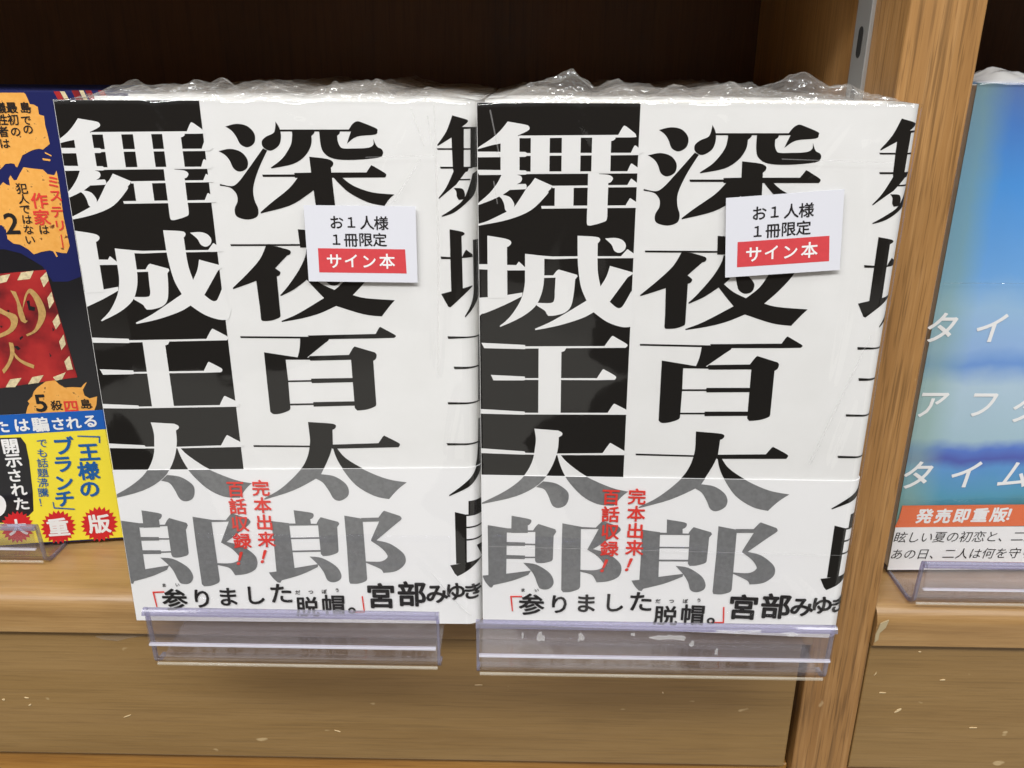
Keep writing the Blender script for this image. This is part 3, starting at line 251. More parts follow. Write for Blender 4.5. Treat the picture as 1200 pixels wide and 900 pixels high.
'title_print': [[[55.12,180.35],[55.77,180.54],[56.69,180.81],[57.71,181.06],[58.66,181.18],[59.53,181.16],[60.4,181.05],[61.23,180.84],[61.96,180.53],[62.61,180.09],[63.19,179.53],[63.67,178.91],[63.98,178.28],[64.12,177.6],[64.12,176.86],[63.98,176.15],[63.72,175.55],[63.29,175.05],[62.72,174.63],[62.08,174.32],[61.47,174.16],[60.9,174.19],[60.32,174.38],[59.77,174.68],[59.3,175.06],[58.96,175.54],[58.7,176.14],[58.47,176.77],[58.21,177.33],[57.92,177.83],[57.62,178.3],[57.29,178.74],[56.93,179.14],[56.47,179.51],[55.94,179.86],[55.46,180.15]],[[52.23,172.94],[52.9,173.11],[53.84,173.35],[54.9,173.58],[55.87,173.66],[56.76,173.58],[57.66,173.4],[58.5,173.12],[59.22,172.76],[59.83,172.3],[60.35,171.72],[60.76,171.1],[61.03,170.47],[61.15,169.82],[61.13,169.12],[60.99,168.46],[60.73,167.91],[60.29,167.47],[59.69,167.1],[59.04,166.84],[58.44,166.72],[57.91,166.76],[57.39,166.94],[56.9,167.24],[56.48,167.64],[56.15,168.18],[55.89,168.87],[55.64,169.58],[55.38,170.19],[55.08,170.67],[54.78,171.08],[54.46,171.45],[54.1,171.8],[53.63,172.14],[53.08,172.47],[52.58,172.75]],[[70.89,181.93],[71.1,181.58],[71.42,181.09],[71.74,180.51],[71.98,179.91],[72.13,179.28],[72.22,178.59],[72.26,177.88],[72.21,177.2],[72.1,176.54],[71.92,175.88],[71.65,175.25],[71.26,174.69],[70.7,174.18],[70,173.71],[69.26,173.34],[68.58,173.16],[67.95,173.22],[67.33,173.47],[66.79,173.82],[66.39,174.2],[66.15,174.61],[66.03,175.09],[66.02,175.58],[66.11,176.02],[66.33,176.4],[66.66,176.75],[67.07,177.08],[67.54,177.4],[68.13,177.69],[68.82,177.95],[69.49,178.22],[70.01,178.55],[70.32,178.96],[70.49,179.43],[70.6,179.9],[70.69,180.36],[70.78,180.8],[70.83,181.26],[70.86,181.65]],[[66.28,173.88],[67.54,173.24],[66.94,172.21],[66.07,170.72],[65.12,169.05],[64.31,167.48],[63.63,166.01],[63,164.52],[62.47,163.1],[62.1,161.81],[61.93,160.7],[61.92,159.73],[62.01,158.84],[62.13,158],[62.33,157.2],[62.62,156.47],[62.9,155.79],[63.05,155.13],[63.07,154.45],[63.02,153.8],[62.85,153.2],[62.5,152.7],[61.91,152.3],[61.14,151.98],[60.28,151.77],[59.42,151.68],[58.52,151.74],[57.53,151.93],[56.63,152.23],[55.97,152.61],[55.6,153.11],[55.44,153.73],[55.42,154.39],[55.49,155.03],[55.69,155.64],[56.04,156.24],[56.41,156.85],[56.64,157.45],[56.73,158.07],[56.75,158.68],[56.67,159.29],[56.49,159.85],[56.19,160.38],[55.78,160.9],[55.28,161.36],[54.7,161.73],[53.93,161.98],[53.01,162.14],[52.15,162.24],[51.55,162.31],[51.52,162.88],[52.2,162.72],[53.19,162.47],[54.25,162.26],[55.15,162.21],[55.79,162.31],[56.31,162.52],[56.83,162.87],[57.46,163.42],[58.22,164.17],[59.04,165.1],[59.96,166.2],[61,167.45],[62.32,169.04],[63.87,170.93],[65.29,172.67]],[[71.78,179.55],[93.56,179.69],[93.79,180.02],[94.1,180.5],[94.47,181],[94.83,181.4],[95.18,181.68],[95.55,181.92],[95.93,182.08],[96.34,182.16],[96.74,182.15],[97.14,182.04],[97.61,181.87],[98.23,181.64],[99.13,181.31],[100.24,180.89],[101.31,180.46],[102.07,180.1],[102.42,179.84],[102.53,179.62],[102.48,179.42],[102.41,179.21],[102.4,178.96],[102.39,178.7],[102.18,178.44],[101.62,178.22],[100.49,178.07],[98.94,177.98],[97.32,177.85],[95.96,177.59],[94.92,177.11],[94.01,176.48],[93.28,175.87],[92.76,175.45],[92.84,175.69],[92.97,176.03],[93.12,176.45],[93.29,176.9],[93.5,177.45],[93.77,178.1],[94.01,178.7],[94.18,179.11],[71.83,178.97]],[[75.75,179.13],[82.91,179.17],[82.85,179.03],[82.76,178.83],[82.66,178.61],[82.52,178.4],[82.34,178.21],[82.12,178.02],[81.91,177.84],[81.76,177.72],[81.75,177.24],[81.74,176.56],[81.67,175.78],[81.47,175],[81.13,174.21],[80.69,173.38],[80.13,172.55],[79.45,171.78],[78.67,171.06],[77.78,170.38],[76.73,169.76],[75.47,169.21],[73.76,168.73],[71.69,168.32],[69.74,167.98],[68.4,167.75],[68.28,168.07],[68.98,168.54],[69.98,169.19],[71.08,169.97],[72.05,170.8],[72.9,171.72],[73.71,172.75],[74.43,173.78],[74.99,174.72],[75.35,175.56],[75.55,176.36],[75.66,177.07],[75.74,177.68],[75.8,178.18],[75.8,178.59],[75.77,178.9]],[[84.28,179.32],[90.8,179.36],[90.78,179.19],[90.74,178.95],[90.68,178.68],[90.58,178.46],[90.41,178.27],[90.19,178.11],[89.97,177.97],[89.82,177.87],[89.82,177.52],[89.82,177.03],[89.85,176.48],[89.93,175.97],[90.08,175.49],[90.28,175.01],[90.52,174.58],[90.81,174.25],[91.21,174.07],[91.69,173.99],[92.15,173.97],[92.47,173.94],[97.76,174.08],[98.19,174.13],[98.82,174.21],[99.49,174.31],[100.02,174.46],[100.39,174.63],[100.68,174.84],[100.9,175.08],[101.05,175.37],[101.12,175.76],[101.09,176.22],[101.03,176.65],[101,176.95],[101.18,176.52],[101.43,175.88],[101.74,175.22],[102.06,174.7],[102.43,174.39],[102.85,174.19],[103.25,174.03],[103.55,173.8],[103.75,173.49],[103.9,173.14],[103.94,172.78],[103.86,172.44],[103.74,172.13],[103.56,171.82],[103.13,171.54],[102.25,171.28],[100.7,171.04],[98.65,170.81],[96.44,170.63],[94.47,170.53],[92.76,170.5],[91.13,170.53],[89.66,170.64],[88.4,170.84],[87.39,171.15],[86.59,171.54],[85.96,172.01],[85.43,172.52],[85.04,173.04],[84.78,173.6],[84.62,174.25],[84.48,175.02],[84.37,176.07],[84.32,177.33],[84.3,178.51]],[[80.65,171.42],[81.71,171.32],[83.25,171.18],[84.84,171.01],[86.07,170.82],[86.83,170.62],[87.34,170.4],[87.69,170.16],[87.94,169.92],[88.08,169.66],[88.08,169.37],[88.01,169.1],[87.91,168.86],[87.76,168.64],[87.55,168.44],[87.33,168.27],[87.19,168.16],[87.89,155.43],[81.71,155.36],[80.89,166.47]],[[65.28,165.85],[75.62,165.95],[75.48,166.42],[81.35,166.57],[81.5,164.98],[75.62,164.92],[75.59,165.25],[65.52,165.15]],[[86.74,166.62],[98.4,166.73],[99.99,168.97],[100.73,168.65],[101.43,168.24],[102.46,167.65],[103.5,167.04],[104.24,166.56],[104.56,166.26],[104.65,166.07],[104.61,165.92],[104.57,165.77],[104.51,165.6],[104.39,165.44],[104.26,165.3],[104.17,165.21],[86.9,165.03]],[[76.55,165.02],[81.49,165.07],[81.83,161.55],[81.43,161.24],[80.87,160.8],[80.12,160.26],[79.17,159.63],[78.01,158.86],[76.65,157.96],[75.08,157.04],[73.28,156.21],[70.94,155.46],[68.17,154.74],[65.57,154.12],[63.78,153.68],[63.75,154.07],[64.37,154.59],[65.24,155.32],[66.3,156.18],[67.46,157.1],[68.84,158.12],[70.42,159.25],[71.99,160.4],[73.31,161.46],[74.38,162.49],[75.3,163.51],[76.03,164.4]],[[87.72,165.28],[90.39,165.3],[90.98,164.81],[91.81,164.09],[92.83,163.31],[93.97,162.62],[95.24,162.03],[96.68,161.47],[98.23,160.97],[99.84,160.57],[101.7,160.3],[103.76,160.13],[105.64,160.02],[106.95,159.94],[106.64,159.7],[106.2,159.36],[105.71,158.95],[105.26,158.51],[104.81,157.97],[104.34,157.34],[103.93,156.75],[103.64,156.35],[102.69,156.51],[101.33,156.74],[99.79,157.05],[98.32,157.47],[96.9,158.05],[95.43,158.76],[94.03,159.52],[92.82,160.26],[91.84,160.97],[91.04,161.69],[90.34,162.39],[89.69,163.05],[89.07,163.7],[88.51,164.34],[88.05,164.89]],[[52.92,143.7],[75.77,143.92],[75.81,143.38],[53.09,143.12]],[[75.27,148.7],[76.34,148.63],[77.91,148.52],[79.5,148.39],[80.66,148.25],[81.23,148.19],[81.48,148.18],[81.55,148.04],[81.59,147.59],[81.62,146.59],[81.54,145.2],[81.44,143.83],[81.38,142.88],[75.64,142.79]],[[81.01,144.45],[100.68,144.75],[100.82,143.63],[81.11,143.33]],[[64.52,143.38],[67.87,143.12],[68.63,142.92],[69.75,142.63],[70.89,142.32],[71.72,142.05],[72.14,141.83],[72.33,141.63],[72.39,141.44],[72.41,141.24],[72.39,141.03],[72.29,140.82],[72.14,140.62],[71.98,140.46],[71.79,140.36],[71.56,140.29],[71.35,140.25],[71.2,140.22],[66.72,135.79],[65.88,133.7],[60.39,131.74],[59.52,131.41],[58.27,130.95],[56.92,130.44],[55.74,130.01],[54.73,129.66],[53.78,129.33],[52.96,129.06],[52.39,128.87],[52.24,129.24],[53.26,130.15],[54.72,131.46],[56.32,132.9],[57.74,134.25],[58.97,135.45],[60.15,136.62],[61.22,137.78],[62.16,138.93],[62.95,140.17],[63.61,141.45],[64.14,142.59]],[[60.25,132.43],[63.93,135.97],[66.61,136.11],[66.94,135.88],[67.43,135.55],[67.92,135.19],[68.26,134.9],[68.42,134.69],[68.47,134.52],[68.45,134.37],[68.41,134.2],[68.34,134.02],[68.22,133.82],[68.07,133.64],[67.92,133.5],[67.73,133.4],[67.52,133.33],[67.31,133.29],[67.17,133.26],[67.31,120.28],[67.29,120.1],[67.28,119.85],[67.19,119.57],[66.92,119.31],[66.42,119.04],[65.74,118.75],[64.99,118.48],[64.24,118.28],[63.46,118.16],[62.63,118.08],[61.85,118.05],[61.27,118.07],[60.94,118.18],[60.79,118.37],[60.73,118.56],[60.68,118.69],[60.65,122.77]],[[77.65,142.59],[79.41,142.62],[79.36,135.78],[80.32,135.11],[76.79,132.04],[76.04,131.46],[74.96,130.63],[73.73,129.72],[72.55,128.92],[71.33,128.24],[70,127.58],[68.81,127.02],[67.98,126.62],[67.82,126.95],[68.3,127.45],[68.99,128.16],[69.8,129.04],[70.66,130.06],[71.63,131.28],[72.72,132.69],[73.79,134.14],[74.71,135.47],[75.44,136.68],[76.07,137.83],[76.59,138.91],[77,139.86],[77.3,140.72],[77.47,141.5],[77.57,142.14]],[[94.54,141.05],[101.96,141.4],[101.63,140.55],[101.16,139.32],[100.58,137.93],[99.89,136.6],[99.06,135.32],[98.1,134],[97.07,132.7],[96.04,131.46],[94.92,130.21],[93.7,128.96],[92.59,127.86],[91.82,127.09],[86.12,123.39],[85.13,122.91],[83.69,122.21],[82.07,121.45],[80.48,120.79],[78.98,120.27],[77.43,119.8],[75.86,119.38],[74.26,118.98],[72.47,118.6],[70.54,118.24],[68.8,117.94],[67.59,117.73],[67.47,118.11],[68.42,118.5],[69.77,119.04],[71.41,119.74],[73.21,120.64],[75.47,121.92],[78.11,123.52],[80.57,125.02],[82.26,126.05],[85.83,128.71],[86.57,129.34],[87.63,130.23],[88.76,131.26],[89.72,132.27],[90.44,133.27],[91.04,134.3],[91.6,135.37],[92.17,136.46],[92.83,137.69],[93.51,139.02],[94.12,140.22]],[[75.83,132.72],[79.12,136.01],[80.44,135.2],[78.56,133.23],[79.13,132.77],[79.95,132.1],[80.89,131.37],[81.83,130.73],[82.87,130.17],[84.03,129.63],[85.09,129.17],[85.82,128.85],[91.82,127.14],[92.48,126.94],[93.4,126.65],[94.63,126.35],[96.19,126.1],[98.43,125.9],[101.24,125.73],[103.9,125.59],[105.73,125.49],[105.38,125.1],[104.87,124.54],[104.28,123.88],[103.69,123.18],[103.03,122.36],[102.29,121.4],[101.62,120.51],[101.15,119.9],[100.11,119.98],[98.62,120.09],[96.86,120.28],[94.98,120.63],[92.75,121.24],[90.16,122.05],[87.78,122.85],[86.12,123.39],[82.26,126.05],[81.82,126.54],[81.19,127.23],[80.46,128.03],[79.76,128.83],[79.03,129.69],[78.23,130.65],[77.5,131.53],[77,132.13]],[[81.68,137.2],[85.27,136.8],[85.77,136.29],[86.49,135.55],[87.23,134.75],[87.76,134.09],[88.03,133.61],[88.15,133.21],[88.18,132.85],[88.14,132.48],[88.07,132.04],[87.93,131.59],[87.71,131.17],[87.42,130.84],[87.01,130.58],[86.51,130.38],[85.97,130.26],[85.46,130.24],[84.96,130.36],[84.45,130.58],[83.97,130.89],[83.58,131.23],[83.3,131.58],[83.1,131.95],[82.94,132.43],[82.73,133.07],[82.46,134.04],[82.15,135.26],[81.87,136.41]],[[53.04,112.68],[76.15,112.68],[75.89,113.11],[98.81,113.83],[99.04,114.25],[99.38,114.87],[99.74,115.49],[100.02,115.94],[100.21,116.16],[100.35,116.25],[100.45,116.27],[100.53,116.29],[101.43,115.79],[102.74,115.05],[104.08,114.3],[105.04,113.73],[105.48,113.43],[105.62,113.27],[105.61,113.18],[105.57,113.07],[105.48,112.91],[105.29,112.75],[105.09,112.61],[104.95,112.52],[98.84,112.28],[76.23,111.75],[73.44,112.03],[53.17,112.04]],[[73.25,112.12],[82.99,112.25],[82.96,112.1],[82.92,111.89],[82.85,111.65],[82.7,111.41],[82.41,111.15],[82.03,110.85],[81.66,110.59],[81.41,110.4],[74.7,105.04],[71.77,104.97],[71.97,105.6],[72.26,106.49],[72.56,107.5],[72.8,108.47],[72.96,109.46],[73.09,110.51],[73.18,111.46]],[[60.59,107.08],[71.65,105.41],[76.07,105.33],[76.13,104.58],[67.75,104.52],[67.98,96.81],[67.96,87.02],[67.92,86.85],[67.86,86.61],[67.72,86.34],[67.41,86.06],[66.87,85.77],[66.14,85.45],[65.36,85.16],[64.62,84.93],[63.92,84.77],[63.21,84.66],[62.55,84.61],[62,84.64],[61.58,84.8],[61.26,85.05],[61.02,85.32],[60.85,85.5],[60.73,93.54]],[[75.61,105.27],[76.02,105.87],[89.38,106.4],[89.65,106.84],[90.03,107.49],[90.44,108.15],[90.77,108.66],[91.01,108.97],[91.2,109.18],[91.36,109.31],[91.47,109.41],[98.24,107.36],[98.36,107.23],[98.54,107.04],[98.7,106.8],[98.79,106.54],[98.79,106.22],[98.73,105.84],[98.63,105.46],[98.49,105.15],[98.28,104.89],[98,104.67],[97.74,104.5],[97.56,104.38],[97.84,88.83],[97.81,88.65],[97.77,88.38],[97.65,88.08],[97.34,87.79],[96.78,87.49],[96.04,87.18],[95.21,86.89],[94.4,86.66],[93.53,86.5],[92.58,86.38],[91.73,86.31],[91.14,86.25],[90.34,87.16],[90.01,104.68],[76.16,104.23]],[[67.58,97.05],[75.88,97.28],[75.98,97.79],[90.66,98.18],[90.72,96.67],[76.12,96.17],[75.93,96.67],[67.63,96.44]],[[67.71,88.57],[76,88.81],[76.11,89.23],[90.8,89.66],[90.86,88.11],[76.1,87.57],[76.05,88.19],[67.75,87.95]],[[53.74,72.87],[73.9,72.89],[73.94,72.29],[53.87,72.22]],[[81.35,73.35],[97.94,74.06],[98.24,74.53],[98.68,75.2],[99.14,75.89],[99.5,76.41],[99.72,76.68],[99.88,76.83],[99.98,76.9],[100.06,76.96],[100.99,76.47],[102.34,75.76],[103.72,75.02],[104.72,74.45],[105.21,74.11],[105.4,73.91],[105.44,73.75],[105.44,73.56],[105.39,73.3],[105.23,73.01],[105.05,72.76],[104.93,72.58],[81.48,71.79]],[[73.69,81.84],[75.16,81.76],[77.3,81.64],[79.49,81.51],[81.14,81.39],[82.05,81.28],[82.56,81.17],[82.85,81.06],[83.09,80.92],[83.29,80.75],[83.38,80.55],[83.38,80.34],[83.35,80.13],[83.26,79.92],[83.11,79.7],[82.93,79.49],[82.75,79.32],[82.57,79.21],[82.37,79.13],[82.18,79.07],[82.06,79.03],[81.82,73.42],[81.58,72.63],[81.25,71.5],[80.81,70.16],[80.28,68.77],[79.54,67.14],[78.63,65.28],[77.75,63.55],[77.15,62.35],[76.93,62.06],[76.66,61.64],[76.11,61.08],[75.1,60.34],[73.48,59.32],[71.38,58.06],[69.01,56.75],[66.57,55.55],[63.79,54.44],[60.68,53.35],[57.83,52.41],[55.85,51.75],[55.91,52.32],[57.1,53.02],[58.8,54],[60.71,55.19],[62.54,56.53],[64.35,58.09],[66.24,59.89],[68.02,61.7],[69.48,63.35],[70.56,64.75],[71.36,66.01],[71.98,67.23],[72.53,68.5],[73,69.89],[73.36,71.32],[73.62,72.71],[73.82,73.96],[73.92,75.01],[73.93,75.92],[73.9,76.78],[73.87,77.71],[73.84,78.81],[73.78,80.01],[73.73,81.09]],[[81.85,71.97],[83.2,72.01],[83.64,71.33],[84.25,70.36],[85.08,69.25],[86.15,68.16],[87.54,67.07],[89.21,65.92],[91.03,64.78],[92.87,63.74],[94.72,62.79],[96.66,61.89],[98.61,61.09],[100.49,60.44],[102.43,59.95],[104.43,59.61],[106.19,59.37],[107.42,59.2],[106.93,58.8],[106.22,58.24],[105.45,57.6],[104.75,56.99],[104.16,56.41],[103.6,55.83],[103.07,55.24],[102.57,54.67],[102.06,54.06],[101.57,53.42],[101.14,52.86],[100.84,52.47],[99.87,52.64],[98.47,52.88],[96.88,53.25],[95.31,53.83],[93.75,54.64],[92.1,55.63],[90.48,56.78],[89.02,58.07],[87.71,59.59],[86.5,61.31],[85.43,63.03],[84.53,64.55],[83.84,65.8],[83.33,66.91],[82.94,67.91],[82.6,68.85],[82.31,69.78],[82.11,70.68],[81.96,71.43]],[[75.01,60.34],[76.93,62.07],[77.75,61.99],[78.93,61.88],[80.23,61.7],[81.39,61.4],[82.4,60.94],[83.39,60.35],[84.28,59.69],[85.02,59.04],[85.58,58.38],[86.01,57.7],[86.31,57],[86.49,56.3],[86.56,55.58],[86.51,54.83],[86.33,54.11],[86,53.47],[85.45,52.89],[84.71,52.35],[83.92,51.92],[83.2,51.67],[82.57,51.63],[81.97,51.75],[81.41,52.02],[80.91,52.43],[80.49,53.03],[80.15,53.8],[79.81,54.64],[79.42,55.47],[78.97,56.32],[78.49,57.21],[77.98,58.05],[77.44,58.76],[76.8,59.31],[76.1,59.75],[75.45,60.09]]],
'title_grey': [[[53.74,72.87],[73.9,72.89],[73.94,72.29],[53.87,72.22]],[[81.35,73.35],[97.94,74.06],[98.24,74.53],[98.68,75.2],[99.14,75.89],[99.5,76.41],[99.72,76.68],[99.88,76.83],[99.98,76.9],[100.06,76.96],[100.99,76.47],[102.34,75.76],[103.72,75.02],[104.72,74.45],[105.21,74.11],[105.4,73.91],[105.44,73.75],[105.44,73.56],[105.39,73.3],[105.23,73.01],[105.05,72.76],[104.93,72.58],[81.48,71.79]],[[73.69,81.84],[75.16,81.76],[77.3,81.64],[79.49,81.51],[81.14,81.39],[82.05,81.28],[82.56,81.17],[82.85,81.06],[83.09,80.92],[83.29,80.75],[83.38,80.55],[83.38,80.34],[83.35,80.13],[83.26,79.92],[83.11,79.7],[82.93,79.49],[82.75,79.32],[82.57,79.21],[82.37,79.13],[82.18,79.07],[82.06,79.03],[81.82,73.42],[81.58,72.63],[81.25,71.5],[80.81,70.16],[80.28,68.77],[79.54,67.14],[78.63,65.28],[77.75,63.55],[77.15,62.35],[76.93,62.06],[76.66,61.64],[76.11,61.08],[75.1,60.34],[73.48,59.32],[71.38,58.06],[69.01,56.75],[66.57,55.55],[63.79,54.44],[60.68,53.35],[57.83,52.41],[55.85,51.75],[55.91,52.32],[57.1,53.02],[58.8,54],[60.71,55.19],[62.54,56.53],[64.35,58.09],[66.24,59.89],[68.02,61.7],[69.48,63.35],[70.56,64.75],[71.36,66.01],[71.98,67.23],[72.53,68.5],[73,69.89],[73.36,71.32],[73.62,72.71],[73.82,73.96],[73.92,75.01],[73.93,75.92],[73.9,76.78],[73.87,77.71],[73.84,78.81],[73.78,80.01],[73.73,81.09]],[[81.85,71.97],[83.2,72.01],[83.64,71.33],[84.25,70.36],[85.08,69.25],[86.15,68.16],[87.54,67.07],[89.21,65.92],[91.03,64.78],[92.87,63.74],[94.72,62.79],[96.66,61.89],[98.61,61.09],[100.49,60.44],[102.43,59.95],[104.43,59.61],[106.19,59.37],[107.42,59.2],[106.93,58.8],[106.22,58.24],[105.45,57.6],[104.75,56.99],[104.16,56.41],[103.6,55.83],[103.07,55.24],[102.57,54.67],[102.06,54.06],[101.57,53.42],[101.14,52.86],[100.84,52.47],[99.87,52.64],[98.47,52.88],[96.88,53.25],[95.31,53.83],[93.75,54.64],[92.1,55.63],[90.48,56.78],[89.02,58.07],[87.71,59.59],[86.5,61.31],[85.43,63.03],[84.53,64.55],[83.84,65.8],[83.33,66.91],[82.94,67.91],[82.6,68.85],[82.31,69.78],[82.11,70.68],[81.96,71.43]],[[75.01,60.34],[76.93,62.07],[77.75,61.99],[78.93,61.88],[80.23,61.7],[81.39,61.4],[82.4,60.94],[83.39,60.35],[84.28,59.69],[85.02,59.04],[85.58,58.38],[86.01,57.7],[86.31,57],[86.49,56.3],[86.56,55.58],[86.51,54.83],[86.33,54.11],[86,53.47],[85.45,52.89],[84.71,52.35],[83.92,51.92],[83.2,51.67],[82.57,51.63],[81.97,51.75],[81.41,52.02],[80.91,52.43],[80.49,53.03],[80.15,53.8],[79.81,54.64],[79.42,55.47],[78.97,56.32],[78.49,57.21],[77.98,58.05],[77.44,58.76],[76.8,59.31],[76.1,59.75],[75.45,60.09]],[[57.57,43.2],[64.01,42.42],[64.58,23.53],[57.71,21.69],[57.76,35.02]],[[66.09,47.7],[67.29,47.53],[69.05,47.3],[70.84,47.04],[72.15,46.79],[72.8,46.56],[73.09,46.34],[73.17,46.11],[73.22,45.86],[73.23,45.57],[73.14,45.25],[72.98,44.95],[72.8,44.69],[72.58,44.48],[72.3,44.31],[72.03,44.17],[71.84,44.07],[72.01,41.76],[66.39,41.53]],[[63.67,42.29],[74.73,42.28],[74.78,41.7],[63.73,41.37]],[[73.98,42.25],[74.14,42.56],[74.37,43.01],[74.63,43.5],[74.86,43.91],[75.09,44.24],[75.33,44.55],[75.54,44.8],[75.68,44.98],[81.92,43.15],[82.34,42.36],[81.45,40.99],[81.36,31.59],[81.33,31.37],[81.29,31.06],[81.16,30.71],[80.85,30.38],[80.3,30.07],[79.55,29.76],[78.74,29.47],[78,29.24],[77.28,29.1],[76.56,29.03],[75.92,28.98],[75.47,28.95],[74.75,29.82],[74.51,41.87]],[[63.88,36.46],[74.79,36.8],[74.83,36.21],[63.92,35.87]],[[63.9,31.13],[74.88,31.49],[74.93,30.78],[63.95,30.41]],[[54.86,21.81],[57.69,22.24],[64.3,23.76],[73.42,25.56],[73.25,24.35],[72.12,23.73],[70.49,22.84],[68.63,21.87],[66.8,21.02],[64.85,20.28],[62.72,19.57],[60.79,18.96],[59.44,18.53],[58.72,17.46],[57.78,17.66],[57.51,17.93],[57.12,18.33],[56.69,18.8],[56.29,19.31],[55.89,19.93],[55.48,20.66],[55.12,21.34]],[[70.49,28.73],[71.3,28.69],[72.46,28.64],[73.76,28.5],[75.02,28.15],[76.28,27.54],[77.61,26.72],[78.86,25.81],[79.86,24.95],[80.57,24.12],[81.08,23.28],[81.43,22.46],[81.66,21.7],[81.78,21.01],[81.76,20.36],[81.62,19.77],[81.34,19.25],[80.87,18.79],[80.24,18.38],[79.53,18.07],[78.87,17.91],[78.24,17.91],[77.6,18.03],[77,18.29],[76.49,18.72],[76.14,19.37],[75.9,20.22],[75.68,21.14],[75.37,22.02],[74.97,22.83],[74.52,23.63],[74.02,24.43],[73.45,25.26],[72.71,26.19],[71.85,27.2],[71.05,28.1]],[[84.3,45.73],[90.87,44.56],[90.88,43.4],[91.3,19.72],[91.24,19.49],[91.16,19.16],[90.99,18.8],[90.64,18.47],[90.06,18.17],[89.29,17.86],[88.45,17.59],[87.66,17.41],[86.87,17.35],[86.06,17.37],[85.33,17.43],[84.83,17.46],[84.49,18.48],[84.52,33.21]],[[90.35,44.82],[96.68,45.08],[96.97,45.51],[97.39,46.13],[97.83,46.77],[98.19,47.26],[98.43,47.53],[98.62,47.69],[98.76,47.78],[98.87,47.85],[104.51,45.8],[104.63,45.62],[104.8,45.37],[104.95,45.1],[105.01,44.84],[105,44.65],[104.94,44.49],[104.78,44.29],[104.47,43.96],[104.02,43.54],[103.46,43.06],[102.73,42.42],[101.75,41.54],[100.3,40.2],[98.47,38.5],[96.72,36.87],[95.51,35.75],[96.37,35.56],[97.62,35.31],[99,34.95],[100.24,34.48],[101.37,33.83],[102.48,33.03],[103.5,32.19],[104.33,31.42],[104.94,30.74],[105.38,30.11],[105.68,29.48],[105.87,28.81],[105.96,28.09],[105.95,27.33],[105.79,26.56],[105.43,25.81],[104.86,25.04],[104.08,24.25],[103.18,23.52],[102.19,22.95],[101,22.59],[99.62,22.36],[98.34,22.23],[97.45,22.13],[97.33,22.43],[97.17,22.85],[96.86,23.36],[96.26,23.89],[95.15,24.51],[93.65,25.24],[92.2,25.9],[91.2,26.36],[90.99,26.95],[92.05,26.9],[93.57,26.83],[95.18,26.8],[96.47,26.9],[97.39,27.18],[98.14,27.59],[98.7,28.06],[99.09,28.51],[99.29,28.93],[99.29,29.34],[99.15,29.78],[98.91,30.29],[98.57,30.88],[98.1,31.52],[97.54,32.2],[96.89,32.86],[96.07,33.58],[95.08,34.34],[94.16,35.01],[93.53,35.49],[93.65,36.25],[96.83,43.53],[90.49,43.27]]],
